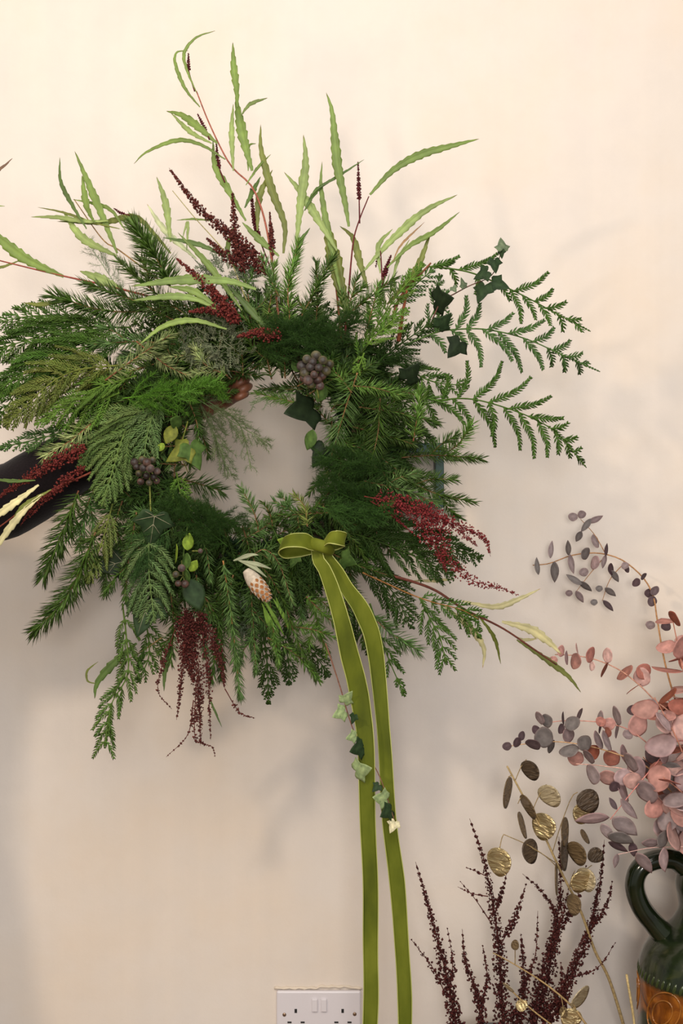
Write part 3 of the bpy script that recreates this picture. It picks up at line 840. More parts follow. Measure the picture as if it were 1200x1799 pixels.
cypress([(250, 700), (190, 750), (140, 820)], 66, 12, 14, 4.2, 3.0, tone=rgb(102, 126, 68), d=(f1, f1), ang=38)
cypress([(310, 830), (318, 870), (330, 905)], 36, 10, 12, 4.0, 3.0, tone=G_CYPB, d=(f1, f1))
cypress([(198, 885), (180, 950), (152, 1025)], 58, 14, 13, 4.4, tone=rgb(104, 118, 60), d=(f1, f1), ang=40)
cypress([(262, 925), (262, 1010), (272, 1095)], 82, 13, 16, 4.4, 3.0, tone=rgb(92, 116, 68), d=(f2, f2), ang=46)
cypress([(215, 1060), (222, 1120), (224, 1185), (195, 1240), (184, 1315)], 62, 19, 13, 4.6, tone=rgb(84, 112, 50), d=(f1, f0), ang=34, env=lambda t: .75 - .25 * t)
cypress([(255, 1080), (262, 1150), (240, 1200)], 50, 16, 13, tone=G_CYP, d=(f0, f0), ang=40)
cypress([(455, 1080), (468, 1150), (472, 1238)], 46, 15, 13, tone=G_CYPD, d=(f0, WD), ang=36)
cypress([(480, 1090), (505, 1150), (508, 1205)], 42, 15, 12, tone=G_CYPD, d=(WD, WD), ang=36)
cypress([(520, 1120), (560, 1160), (575, 1190)], 40, 15, 12, tone=G_CYPD, d=(WD, WD), ang=36)
cypress([(637, 1006), (690, 1030), (724, 1045), (761, 1058), (810, 1071), (842, 1088)], 40, 30, 12, tone=G_CYP, d=(f0, f0), stem_c=rgb(140, 96, 52), start=.5, env=lambda t: .6)
cypress([(737, 1050), (761, 1097), (772, 1116), (785, 1168)], 52, 19, 14, tone=G_CYP, d=(f0, f0), ang=38, env=lambda t: .9 - .4 * t)
cypress([(800, 1068), (825, 1095), (845, 1122)], 26, 14, 11, tone=G_CYP, d=(f0, f0))
cypress([(600, 930), (700, 965), (800, 1012)], 80, 14, 15, 4.6, tone=G_CYPD, d=(f0, f0), ang=40)
cypress([(640, 915), (740, 945), (848, 982)], 70, 14, 15, 4.6, tone=G_CYPD, d=(f0, f0), ang=40)
cypress([(630, 985), (690, 1040), (722, 1105)], 60, 14, 14, tone=G_CYPD, d=(WD, WD), ang=42)
cypress([(650, 1060), (680, 1150), (712, 1224)], 46, 20, 16, tone=G_CYP, d=(WD, WD), ang=32)
cypress([(620, 1050), (640, 1110), (660, 1150)], 46, 15, 13, tone=G_CYPD, d=(WD, WD))
# asparagus fern
plume([(215, 700), (300, 690), (395, 682)], 46, G_ASP, (f2, f2), 60, 12, 1.6)
plume([(300, 700), (350, 680), (385, 665)], 30, rgb(110, 156, 60), (f2, f2), 26, 10, 1.3)
plume([(330, 690), (400, 735), (476, 782)], 38, G_ASPG, (WD + .02, WD), 34, 10, 1.4, .8)
plume([(345, 700), (375, 760), (404, 838)], 40, G_ASPG, (WD, WD), 38, 10, 1.4, .8)
plume([(365, 705), (420, 745), (442, 828)], 30, G_ASPG, (WD, WD), 22, 9, .8, .6)
plume([(560, 700), (500, 690), (440, 712)], 30, rgb(120, 150, 92), (WD + .01, WD), 20, 8, .8, .6)
plume([(440, 610), (530, 590), (640, 560)], 60, G_ASPD, (f1, f2), 80, 13, 1.6)
plume([(600, 640), (540, 600), (470, 570)], 50, G_ASPD, (f1, f2), 60, 12, 1.5)
plume([(690, 830), (620, 815), (560, 800)], 50, G_ASPD, (f1, f2), 70, 12, 1.6)
plume([(700, 900), (630, 880), (560, 850)], 55, G_ASPD, (f1, f2), 80, 12, 1.6)
plume([(560, 890), (630, 905), (690, 890)], 40, rgb(68, 104, 42), (f2, f2), 50, 12, 1.5)
plume([(400, 960), (350, 920), (290, 880)], 60, G_ASPD, (f1, f2), 80, 12, 1.6)
plume([(330, 900), (370, 910), (430, 915)], 40, G_ASPD, (f1, f1), 50, 11, 1.4)
plume([(300, 930), (260, 960), (240, 1010)], 44, rgb(66, 100, 48), (f2, f2), 50, 12, 1.4)
plume([(240, 560), (190, 480), (150, 420)], 40, rgb(150, 164, 134), (WD - .05, WD - .07), 40, 10, .8, .5)
plume([(660, 640), (690, 620), (740, 650)], 40, G_ASPD, (f0, f0), 40, 11, 1.3)

# grey-green wiry foliage
def grey_foliage(cx, cy, rx, ry, n, tone, d):
    ms, mf = MB(), MB()
    k = kpx(d)
    for j in range(n):
        a = rng.uniform(0, 6.283); r = math.sqrt(rng.random())
        c = P(cx + rx * r * math.cos(a) * .8, cy - ry * r * math.sin(a) * .8, d - .015 - .02 * r)
        dirv = norm(np.array([math.cos(a) * .7, -.6, math.sin(a) * .7]) + rng.normal(0, .5, 3))
        ln = rng.uniform(14, 30) * k
        q = smooth_path([c, c + dirv * ln * .5 + rng.normal(0, .0025, 3), c + dirv * ln + rng.normal(0, .005, 3)], 12)
        tube(ms, q, np.linspace(.7, .4, 12) * k, 4, tone)
        spray(mf, q, k, rng.uniform(6, 10), 3.8, 1.3, jitter_col(tone, 1, .2, .05)[0], rand_dirs(1)[0], ang=50, taper=.3, curl=-.5)
    o = make('grey_foliage', ms, M_TWIG, wreath)
    make('wiry_leaves', mf, M_FROND, o, stuff=True)
grey_foliage(378, 600, 70, 58, 190, rgb(112, 118, 92), f2)
grey_foliage(398, 478, 54, 30, 110, rgb(128, 138, 112), f1)
grey_foliage(440, 1075, 40, 50, 70, rgb(104, 118, 92), f0)

# long toothed leaves on reddish stems (leaf polylines run tip to base)
s1 = stem([(490, 560), (470, 410), (445, 332), (405, 290), (370, 222), (345, 160)], 2.2, rgb(150, 88, 72), (f0, WD + .02))
UP = (WD + .01, WD + .03)
for pts, w, tone in [
    ([(378, 54), (345, 66), (324, 92), (328, 122), (345, 162)], 6, G_LEAF),
    ([(331, 89), (311, 92), (308, 112), (325, 155), (351, 188)], 7, G_LEAF),
    ([(292, 195), (320, 203), (350, 225), (382, 252)], 14, G_LEAF),
    ([(300, 198), (335, 232), (372, 252)], 9, G_LEAFP),
    ([(235, 288), (258, 267), (310, 247), (352, 254), (396, 280)], 8, G_LEAF),
    ([(374, 245), (378, 292), (400, 332), (432, 388)], 13, G_LEAF),
    ([(409, 74), (411, 120), (416, 160), (417, 188)], 13, G_LEAF),
    ([(414, 165), (420, 205), (428, 245), (443, 300)], 18, G_LEAF),
    ([(410, 182), (407, 232), (410, 300)], 10, G_LEAFP),
    ([(470, 172), (440, 183), (424, 202)], 7, rgb(112, 128, 72)),
    ([(458, 218), (459, 265), (478, 335), (500, 395), (498, 445)], 15, G_LEAFO),
    ([(479, 298), (456, 345), (452, 405)], 12, G_LEAFO),
    ([(476, 271), (455, 292), (432, 325)], 5, G_LEAF),
    ([(450, 252), (437, 258), (436, 300)], 6, G_LEAF),
    ([(458, 310), (445, 335), (430, 365)], 9, G_LEAFD)]:
    blade(pts, w, tone, UP, parent=s1)
s2 = stem([(290, 500), (210, 440), (180, 420), (130, 350)], 1.6, rgb(150, 120, 80), (f0, WD))
for pts, w, tone in [
    ([(105, 276), (107, 320), (128, 362), (152, 402)], 8, G_LEAFD),
    ([(131, 265), (158, 328), (180, 380), (206, 445)], 14, G_LEAF),
    ([(144, 308), (152, 360), (165, 390)], 12, G_LEAF),
    ([(54, 381), (100, 382), (150, 389), (190, 388)], 9, G_LEAFP),
    ([(100, 389), (180, 391), (236, 381), (270, 410), (300, 445)], 11, G_LEAFO),
    ([(66, 364), (110, 373), (160, 390), (210, 402)], 5, G_LEAFO),
    ([(128, 350), (190, 366), (220, 404)], 7, G_LEAF),
    ([(110, 370), (145, 418), (205, 450)], 15, G_LEAFP)]:
    blade(pts, w, tone, UP, parent=s2)
s3 = stem([(260, 520), (180, 500), (90, 480), (-40, 448)], 2.0, rgb(138, 70, 58), (f0, f0))
for pts, w, tone in [([(-40, 385), (0, 420), (45, 455), (112, 486)], 20, G_LEAF), ([(-60, 480), (0, 470), (34, 458)], 6, G_LEAFO), ([(22, 278), (0, 297), (-40, 320)], 6, rgb(110, 84, 66)),
                     ([(140, 476), (170, 488), (215, 508)], 18, G_LEAFP), ([(40, 532), (75, 535), (110, 525)], 8, G_LEAFO)]:
    blade(pts, w, tone, (f0, f0), parent=s3)
stem([(-75, 440), (-62, 380), (-38, 322)], 1.4, rgb(138, 70, 58), (f0, f0))
blade([(9, 362), (-10, 364), (-62, 384)], 6, G_LEAFP, (f0, f0), parent=s3)
s4 = stem([(470, 600), (430, 520), (400, 450), (340, 380), (303, 335)], 1.3, rgb(150, 140, 90), (f1, f0))
for pts, w, tone, dd in [
    ([(275, 310), (291, 358), (300, 425)], 13, G_LEAFP, WD), ([(258, 358), (290, 405), (345, 455)], 12, rgb(196, 204, 160), WD - .04),
    ([(285, 417), (350, 430), (405, 455)], 9, G_LEAFD, f0), ([(312, 408), (370, 470), (425, 545)], 12, G_LEAF, f1),
    ([(230, 503), (320, 492), (400, 494), (450, 508)], 18, rgb(116, 140, 70), f2), ([(232, 528), (300, 521), (345, 526), (382, 545)], 13, rgb(124, 148, 76), f2),
    ([(296, 503), (340, 512), (380, 538)], 13, G_LEAF, f2), ([(244, 606), (288, 573), (340, 563), (398, 578)], 11, rgb(126, 150, 72), f2),
    ([(310, 387), (340, 385), (375, 388)], 4, G_LEAF, WD), ([(320, 420), (330, 390), (328, 440)], 5, G_LEAFP, WD), ([(400, 500), (440, 545), (480, 590)], 14, G_LEAFD, f1),
    ([(425, 390), (455, 420), (490, 450)], 13, G_LEAF, f0), ([(415, 385), (400, 440), (420, 480)], 9, G_LEAF, WD)]:
    blade(pts, w, tone, (dd, dd), parent=s4)
s5 = stem([(600, 600), (590, 500), (575, 420), (560, 380)], 2.4, rgb(112, 64, 44), (f0, WD))
for pts, w, tone in [
    ([(533, 236), (537, 285), (529, 350), (521, 425)], 17, G_LEAFP), ([(499, 302), (530, 340), (560, 388), (592, 440)], 15, G_LEAFP),
    ([(566, 283), (564, 330), (575, 400), (598, 510)], 12, G_LEAF), ([(586, 314), (556, 335), (535, 370)], 8, G_LEAFD),
    ([(573, 162), (584, 200), (592, 285), (604, 345), (613, 398)], 17, G_LEAF), ([(570, 370), (575, 400), (590, 470), (612, 560)], 26, G_LEAFO),
    ([(545, 400), (525, 430), (520, 470)], 9, G_LEAFD), ([(640, 280), (600, 306), (560, 330), (542, 350)], 5, G_LEAFD)]:
    blade(pts, w, tone, UP, parent=s5)
s6 = stem([(606, 590), (612, 520), (620, 430), (630, 390), (648, 345)], 2.0, rgb(96, 40, 40), (f0, WD))
for pts, w, tone in [
    ([(842, 244), (810, 252), (740, 272), (690, 300), (650, 342)], 15, G_LEAF), ([(804, 342), (745, 372), (685, 425), (640, 475)], 14, G_LEAFP),
    ([(808, 372), (765, 406), (720, 432), (680, 470)], 10, G_LEAF), ([(757, 408), (728, 480), (680, 535)], 13, G_LEAFO),
    ([(746, 390), (705, 430), (690, 460)], 4, rgb(150, 120, 80)), ([(597, 397), (620, 418), (632, 460), (646, 508)], 13, G_LEAFO),
    ([(690, 402), (665, 432), (668, 480)], 9, G_LEAFP), ([(720, 420), (700, 455), (688, 500)], 6, G_LEAFP)]:
    blade(pts, w, tone, (WD, WD + .02), parent=s6)
stem([(690, 560), (705, 520), (757, 462)], 3.2, rgb(120, 74, 48), (f0, WD), name='woody_stem')
stem([(700, 600), (706, 560), (715, 510)], 4.0, rgb(118, 62, 38), (f0, f0), name='woody_stem')
for pts, t1, r in [([(629, 284), (631, 345), (632, 392)], .6, 6), ([(331, 93), (332, 125), (342, 160)], .45, 5), ([(347, 200), (358, 222), (368, 245)], .7, 5), ([(380, 252), (384, 290), (395, 320)], .6, 6),
                   ([(687, 448), (676, 480), (668, 520)], .55, 7), ([(660, 470), (668, 440), (672, 500)], .3, 5), ([(200, 366), (215, 375), (240, 380)], .5, 4), ([(440, 330), (450, 400), (475, 470)], .6, 7)]:
    spike(pts, t1, r)
s7 = stem([(690, 1012), (735, 1025), (770, 1040), (815, 1070), (880, 1102), (930, 1135), (978, 1168)], 2.6, rgb(96, 52, 42), (f0, WD))
for pts, w, tone in [
    ([(950, 1034), (912, 1052), (870, 1066), (812, 1056)], 11, G_LEAFC * .9), ([(987, 1150), (962, 1126), (930, 1105), (882, 1092)], 17, G_LEAFC),
    ([(1021, 1217), (998, 1188), (962, 1160), (908, 1124)], 11, rgb(112, 118, 62)), ([(848, 1174), (850, 1140), (830, 1108), (778, 1062)], 12, G_LEAFC),
    ([(880, 1167), (868, 1120), (838, 1078)], 7, G_LEAFO), ([(800, 1017), (765, 1020), (728, 1020)], 7, G_LEAFC), ([(945, 1122), (920, 1124), (905, 1118)], 6, G_LEAFC)]:
    blade(pts, w, tone, (WD - .02, WD), parent=s7)
s8 = stem([(160, 830), (80, 868), (0, 925), (-60, 970)], 2.0, rgb(120, 60, 46), (f1, f1))
for pts, w, tone in [([(-20, 985), (10, 938), (40, 900), (75, 868)], 13, G_LEAFC), ([(-40, 930), (10, 895), (68, 852)], 14, G_LEAFC * np.array([1.05, 1.05, 1.05, 1])), ([(-20, 840), (20, 845), (62, 844)], 7, G_LEAFD), ([(20, 920), (40, 890), (90, 860)], 8, G_LEAFO)]:
    blade(pts, w, tone, (f2, f2), parent=s8)
s9 = stem([(285, 1120), (240, 1150), (210, 1165)], 1.6, rgb(130, 110, 70), (f0, f0))
for pts, w, tone in [([(166, 1228), (172, 1198), (205, 1160), (240, 1130)], 15, G_LEAFD), ([(173, 1162), (154, 1178), (154, 1196), (172, 1202)], 4, G_LEAFO), ([(288, 1215), (290, 1180), (302, 1130)], 9, G_LEAFD), ([(390, 1278), (380, 1255), (365, 1220)], 4, G_LEAFD), ([(370, 1106), (345, 1106), (330, 1100)], 5, G_LEAF)]:
    blade(pts, w, tone, (f0, f0), parent=s9)
s10 = stem([(455, 1040), (465, 1060), (475, 1075)], 2, G_LEAF, (f1, f1))
for pts in [[(500, 1118), (485, 1090), (462, 1050)], [(510, 1112), (500, 1085), (480, 1052)], [(492, 1120), (475, 1090), (460, 1060)], [(508, 1100), (492, 1070), (485, 1050)], [(484, 1118), (470, 1090), (462, 1062)]]:
    blade(pts, 7, rgb(112, 146, 60), (f1, f2), 0, parent=s10, name='grass_blade')

# red dried seed sprays worked into the wreath
F3 = (f2, f1)
seed_spray([([(475, 490), (435, 440), (395, 405), (345, 360), (297, 295)], 980, 17, .05)], C_RED, (f1, f0), wreath)
seed_spray([([(430, 480), (415, 420), (408, 335)], 480, 16, .05), ([(430, 460), (400, 450), (362, 418)], 260, 14, .1)], C_RED, (f1, f0), wreath)
seed_spray([([(480, 480), (478, 430), (474, 372)], 170, 8, .3)], C_RED, (f0, f0), wreath)
seed_spray([([(420, 570), (390, 530), (350, 490), (308, 452)], 620, 17, .05), ([(425, 565), (385, 545), (330, 548)], 380, 15, .1)], C_REDB * .8, (f2, f2), wreath)
seed_spray([([(490, 590), (450, 585), (415, 592)], 330, 16, .05)], C_REDB * .8, (f2, f2), wreath)
seed_spray([([(150, 785), (100, 810), (40, 845), (-20, 885)], 620, 18, .02), ([(150, 820), (110, 850), (60, 890), (35, 925)], 300, 14, .02), ([(130, 835), (90, 870), (50, 910)], 60, 10, .2)], C_REDB * .85, F3, wreath)
seed_spray([([(640, 872), (700, 885), (760, 905), (810, 925), (850, 945), (862, 978)], 700, 24, .08), ([(650, 874), (720, 890), (770, 930), (790, 985), (830, 1020), (870, 1030), (912, 1046)], 560, 26, .15),
            ([(700, 890), (740, 925), (765, 960), (785, 1005)], 330, 22, .3), ([(730, 890), (790, 920), (840, 960)], 260, 22, .1), ([(650, 880), (690, 905), (722, 935)], 70, 6, .4)], rgb(112, 42, 43), F3, wreath, seed=2.6)
seed_spray([([(325, 1075), (345, 1180), (350, 1240), (352, 1310)], 900, 22, .0), ([(335, 1080), (320, 1180), (315, 1230), (310, 1265)], 420, 13, .0), ([(310, 1100), (285, 1170), (278, 1215), (302, 1246)], 110, 7, .2), ([(350, 1080), (365, 1180), (368, 1250), (370, 1300)], 260, 12, .05),
            ([(345, 1200), (342, 1260), (345, 1300), (372, 1312), (378, 1330)], 90, 6, .3), ([(340, 1230), (330, 1290), (292, 1330)], 50, 4, .1), ([(350, 1080), (385, 1150), (395, 1210)], 480, 18, .0), ([(395, 1210), (420, 1250), (448, 1262)], 40, 5, .3), ([(330, 1090), (330, 1150), (340, 1200)], 800, 28, .0)], rgb(80, 38, 34), (f1, f1), wreath, seed=2.5)

# ivy
iv1 = stem([(760, 560), (776, 528), (795, 518), (825, 502), (858, 488), (872, 470), (882, 436)], 1.3, rgb(92, 60, 50), (f0, WD + .03), name='ivy_stem')
for x, y, s, a, t, yw, pt in [(882, 429, 28, 95, 'grey', 10, -10), (881, 446, 18, 270, 'dark', 40, 0), (870, 466, 30, 275, 'dark', -15, 10), (846, 482, 34, 200, 'dark', 20, -15), (878, 499, 40, 330, 'dark', -20, 20), (846, 514, 42, 250, 'dark', 35, 10),
                              (814, 497, 22, 120, 'grey', 40, 20), (777, 527, 54, 10, 'black', 10, 55), (800, 612, 46, 230, 'black', -10, 20), (781, 565, 40, 60, 'dark', 30, 30), (798, 508, 16, 300, 'grey', 0, 30), (724, 655, 46, 60, 'black', 20, 30)]:
    ivy(x, y, f0 + .012, s * .84, a, t, yw, pt, iv1)
iv2 = stem([(572, 1130), (585, 1168), (600, 1215), (613, 1260), (628, 1300), (645, 1325), (665, 1360), (680, 1400), (694, 1445)], 1.3, rgb(128, 88, 72), (f1, f2 + .012), name='ivy_stem')
for x, y, s, a, t, yw, pt in [(611, 1226, 26, 60, 'pale', 20, 20), (597, 1254, 28, 200, 'pale', 0, 40), (620, 1263, 18, 250, 'dark', 40, 0), (618, 1295, 22, 190, 'pale', 0, 40), (629, 1316, 34, 190, 'dark', 0, 50), (636, 1353, 38, 20, 'pale', 0, 45), (661, 1384, 18, 230, 'dark', 20, 30),
                              (670, 1403, 32, 170, 'pale', 10, 40), (680, 1428, 30, 200, 'dark', 0, 50), (690, 1452, 22, 250, 'cream', 20, 20)]:
    ivy(x, y, f2 + .018, s, a, t, yw, pt, iv2)
iv3 = stem([(330, 740), (318, 790), (330, 830)], 1.4, G_LEAFO, (f1, f1), name='ivy_stem')
for x, y, s, a, t, yw, pt in [(314, 796, 46, 215, 'yellow', 20, 10), (342, 800, 48, 290, 'mid', -30, 10), (300, 760, 36, 250, 'yellow', 10, 20), (283, 785, 18, 230, 'lime', 0, 0), (312, 743, 34, 150, 'mid', 0, 65)]:
    ivy(x, y, f2, s, a, t, yw, pt, iv3, OVAL if s in (36, 18, 34) else IVY)
iv4 = stem([(330, 920), (322, 990), (335, 1050)], 1.4, G_LEAFD, (f2, f2), name='ivy_stem')
for x, y, s, a, t, yw, pt, sh in [(331, 954, 30, 80, 'lime', 25, 0, OVAL), (339, 996, 24, 60, 'lime', 10, 20, OVAL), (326, 985, 32, 255, 'mid', 40, 0, OVAL), (308, 970, 34, 260, 'lime', 75, 0, OVAL), (340, 1040, 56, 290, 'dark', -10, 10, OVAL), (327, 1010, 26, 280, 'mid', 50, 0, OVAL)]:
    ivy(x, y, f2 + .012, s, a, t, yw, pt, iv4, sh)
iv5 = stem([(570, 690), (560, 720), (548, 760)], 1.6, rgb(80, 90, 50), (f0, f0), name='ivy_stem')
for x, y, s, a, t, yw, pt in [(530, 720, 64, 205, 'black', 15, 45), (545, 770, 36, 250, 'mid', 30, 0), (566, 690, 32, 240, 'mid', -10, 20), (520, 645, 22, 120, 'mid', 30, 0), (562, 800, 44, 240, 'black', 0, 20)]:
    ivy(x, y, f1, s, a, t, yw, pt, iv5, OVAL if s in (36, 32, 22) else IVY)
ivy(268, 930, f2 + .01, 62, 262, 'dark', -10, -15, None, IVY, True)
ivy(252, 1082, f2, 66, 255, 'dark', 10, 15, None, IVY, True)
ivy(195, 992, f1, 52, 200, 'black', 20, 20, None, IVY, True)
ivy(611, 985, f1, 34, 345, 'mid', 10, 40)
ivy(502, 953, f1, 30, 160, 'lime', 0, 40)
ivy(515, 985, f1, 26, 250, 'mid', 30, 10)

# berries
def sphere_mesh(name, tone, tip):
    mb = MB()
    nlat, nlon = 8, 12
    th = np.linspace(0.02, math.pi - .02, nlat)
    prof = np.column_stack([np.sin(th), np.cos(th)])
    prof[0, 1] -= .12
    lathe(mb, prof, (0, 0, 0), nlon)
    v = np.vstack(mb.v); f = np.clip((v[:, 2] - .55) * 3, 0, 1)[:, None]
    mb.c = [tone * (1 - f) + tip * f]
    me = mb.mesh(name, np.zeros(3)); me.materials.append(M_BERRY)
    return me
BER = [sphere_mesh('berry', rgb(66, 52, 45), rgb(40, 30, 28)), sphere_mesh('berry', rgb(84, 78, 46), rgb(50, 42, 30)), sphere_mesh('berry', rgb(92, 66, 56), rgb(56, 38, 34))]
def berries(cx, cy, d, lst, r, stem_to):
    ms = MB(); k = kpx(d); c = P(cx, cy, d - .02)
    for x, y in lst: tube(ms, smooth_path([c, P(x, y, d)], 6), .9 * k, 4, rgb(110, 116, 60))
    tube(ms, smooth_path([P(*stem_to, d - .03), c], 8), 1.6 * k, 5, rgb(120, 126, 62))
    o = make('berry_cluster', ms, M_TWIG, wreath)
    for i, (x, y) in enumerate(lst):
        rr = r * k * rng.uniform(.85, 1.12)
        z = d + rng.uniform(-.006, .012) + .012 * (1 - (math.hypot(x - cx, y - cy) / (r * 3.2)) ** 2)
        place('berry', BER[rng.integers(3)], o, P(x, y, z), Euler((math.radians(90 + rng.uniform(-30, 30)), rng.uniform(-.5, .5), 0)).to_matrix(), (rr, rr, rr))
berries(552, 650, f2 + .012, [(539, 631), (555, 625), (567, 633), (579, 640), (530, 643), (545, 645), (560, 646), (535, 655), (552, 658), (566, 660), (541, 668), (558, 668), (549, 636), (573, 652), (534, 664), (546, 676), (562, 678)], 8.5, (560, 700))
berries(262, 820, f2 + .005, [(250, 808), (268, 808), (240, 820), (252, 822), (264, 823), (276, 828), (244, 832), (257, 836), (270, 838), (262, 848), (247, 846), (275, 845), (236, 812), (258, 812)], 7, (265, 905))
berries(322, 1012, f2 + .02, [(309, 1009), (319, 998), (313, 1025), (325, 1026)], 6.5, (320, 985))
berries(350, 968, f2 + .01, [(352, 968)], 5, (338, 968))

# white seed cone with brown scales
def cone():
    root_p, tip_p = P(432, 1002, f2 + .01), P(474, 1056, f2 + .02)
    ax = norm(tip_p - root_p); L = np.linalg.norm(tip_p - root_p); k = kpx(f2)
    u = norm(np.cross(ax, [0, -1, 0])); w = np.cross(ax, u)
    mb = MB()
    n = 24; t = np.linspace(0, 1, n)
    rad = 14.5 * k * np.sin(np.pi * np.clip(t * .86 + .12, 0, 1)) ** .8
    tube(mb, root_p + ax * (t * L)[:, None], np.maximum(rad, .4 * k), 14, rgb(176, 164, 148))
    o = make('seed_cone', mb, M_CONE, wreath)
    o['label'] = 'woolly white cone with brown diamond scales'
    sm = leaf_mesh('scale', [(0, 0), (.3, .25), (.42, .5), (.25, .8), (0, 1), (-.25, .8), (-.42, .5), (-.3, .25)], rgb(140, 92, 54), M_CONE, cup=-.3, fold=.1, thick=.12, droop=.0, edge=rgb(190, 174, 156))
    for i in range(7):
        tt = .22 + i * .11; r = 14.5 * k * math.sin(math.pi * min(1, tt * .86 + .12)) ** .8
        m = 8
        for j in range(m):
            a = 2 * math.pi * (j + .5 * (i % 2)) / m
            nrm = u * math.cos(a) + w * math.sin(a); tg = np.cross(nrm, ax)
            p = root_p + ax * tt * L + nrm * r * 1.0
            yv = norm(ax + nrm * .12)
            R = np.stack([norm(np.cross(yv, nrm)), yv, norm(np.cross(np.cross(yv, nrm), yv))], 1)
            s = (10 if tt < .8 else 7) * k
            place('scale', sm, o, p, R.tolist(), (s, s, s))
    for pts in [[(478, 1000), (455, 992), (420, 985)], [(470, 1015), (445, 996), (415, 982)], [(455, 975), (440, 975), (410, 985)]]:
        blade(pts, 8, rgb(146, 152, 120), (f2 + .01, f2 + .01), .0, parent=o, name='narrow_leaf')
cone()

# ------------------------------------------------------------------ velvet bow
BD = f2 + .018
bow_root = P(560, 962, BD)
def strip(pts, widths, side_fn=None, th=.0007, n=60, name='tail', parent=None, edge=True, ref=(0, -1, 0), wave=0.0):
    """flat ribbon along px points with per-point width (px), satin edging as a child"""
    pts3 = pp(pts, BD, BD)
    path = smooth_path(pts3, n); k = kpx(BD)
    s = np.linspace(0, 1, len(widths)); wd = np.interp(np.linspace(0, 1, n), s, widths) * k * .5
    T, Nn, B = frames(path, ref)
    if side_fn is not None: B = side_fn(np.linspace(0, 1, n), T, Nn, B)
    up = norm(np.cross(T, B))
    t = np.linspace(0, 1, n)
    cols = 7
    cv = np.linspace(-1, 1, cols)
    wv = wave * np.sin(t * 17 + 1)[:, None] * cv[None] + .06 * (1 - cv[None] ** 2) * np.sin(t * 9)[:, None]
    grid = path[:, None] + B[:, None] * (cv[None, :, None] * wd[:, None, None]) + up[:, None] * (wv * wd[:, None])[:, :, None]
    mb = MB()
    idx = np.arange(n * cols).reshape(n, cols)
    def gq(ix): return np.stack([ix[:-1, :-1], ix[:-1, 1:], ix[1:, 1:], ix[1:, :-1]], -1).reshape(-1, 4)
    q1 = gq(idx); q2 = gq(idx + n * cols)[:, ::-1]
    e = []
    for cc in (0, cols - 1):
        a = idx[:, cc]; b2 = a + n * cols
        e.append(np.stack([a[:-1], a[1:], b2[1:], b2[:-1]], -1))
    for rr in (0, n - 1):
        a = idx[rr]; b2 = a + n * cols
        e.append(np.stack([a[:-1], a[1:], b2[1:], b2[:-1]], -1))
    mb.add(np.vstack([(grid + up[:, None] * th).reshape(-1, 3), (grid - up[:, None] * th).reshape(-1, 3)]), np.vstack([q1, q2] + e))
    o = make(name, mb, M_VELVET, parent, origin=path[0])
    if edge:
        for cc in (0, cols - 1):
            m2 = MB(); tube(m2, grid[:, cc], .0009, 5)
            x = make('satin_edge', m2, M_SATIN, o); x['label'] = 'pale shiny selvedge along the ribbon'
    return o
mbk = MB()
kp = smooth_path([P(541, 952, BD + .004), P(556, 957, BD + .016), P(572, 962, BD + .016), P(584, 972, BD + .004)], 14)
kk = kpx(BD)
tube(mbk, kp, np.array([6, 8, 9.5, 10.5, 11, 11, 11, 11, 11, 11, 10.5, 9.5, 8, 6]) * kk, 14, flat=.55)
bow = make('ribbon_bow', mbk, M_VELVET, None, bow_root)
tag(bow, 'olive green velvet ribbon bow with two long tails hanging from the wreath', 'bow')
def loop_side(axis):
    ax = np.asarray(axis, float)
    return lambda t, T, Nn, B: norm(np.tile(ax, (len(t), 1)) - (T @ ax)[:, None] * T)
# loops: the ribbon runs out, turns over and comes back
strip([(558, 960, BD + .004), (535, 950, BD + .022), (508, 950, BD + .024), (494, 958, BD + .012), (502, 968, BD), (530, 968, BD - .004), (556, 966, BD - .002)], [18, 30, 32, 31, 30, 26, 16], loop_side((.25, .75, .75)), name='loop', parent=bow, n=50)
strip([(566, 958, BD + .004), (578, 945, BD + .022), (592, 945, BD + .026), (606, 948, BD + .012), (600, 955, BD - .002), (582, 960, BD - .004), (568, 962, BD)], [16, 24, 30, 26, 24, 22, 14], loop_side((.2, .8, .8)), name='loop', parent=bow, n=50)
T1 = [(556, 962, BD + .006), (560, 985, BD + .010), (570, 1000, BD + .010), (584, 1036, BD + .008), (600, 1090, BD + .006), (614, 1150, BD), (626, 1195, BD - .006), (636, 1250, BD - .01), (643, 1311, BD - .01), (646, 1441, BD - .012), (651, 1552, BD - .012), (651, 1662, BD - .014), (652, 1748, BD - .014), (649, 1830, BD - .014), (646, 1900, BD - .012)]
W1 = [18, 24, 27, 32, 33, 29, 28, 27, 26, 26, 26, 25, 26, 25, 25]
T2 = [(566, 964, BD), (580, 985, BD + .002), (594, 1005, BD), (609, 1033, BD - .004), (630, 1062, BD - .008), (644, 1090, BD - .012), (655, 1122, BD - .016), (664, 1180, BD - .02), (676, 1311, BD - .022), (684, 1441, BD - .022), (698, 1552, BD - .022), (706, 1662, BD - .022), (711, 1748, BD - .022), (711, 1830, BD - .022), (706, 1890, BD - .02)]
W2 = [14, 22, 29, 28, 25, 22, 23, 24, 25, 27, 25, 24, 25, 23, 22]
strip(T1, W1, name='tail', parent=bow, n=120, wave=.12)
strip(T2, W2, name='tail', parent=bow, n=120, wave=.18)

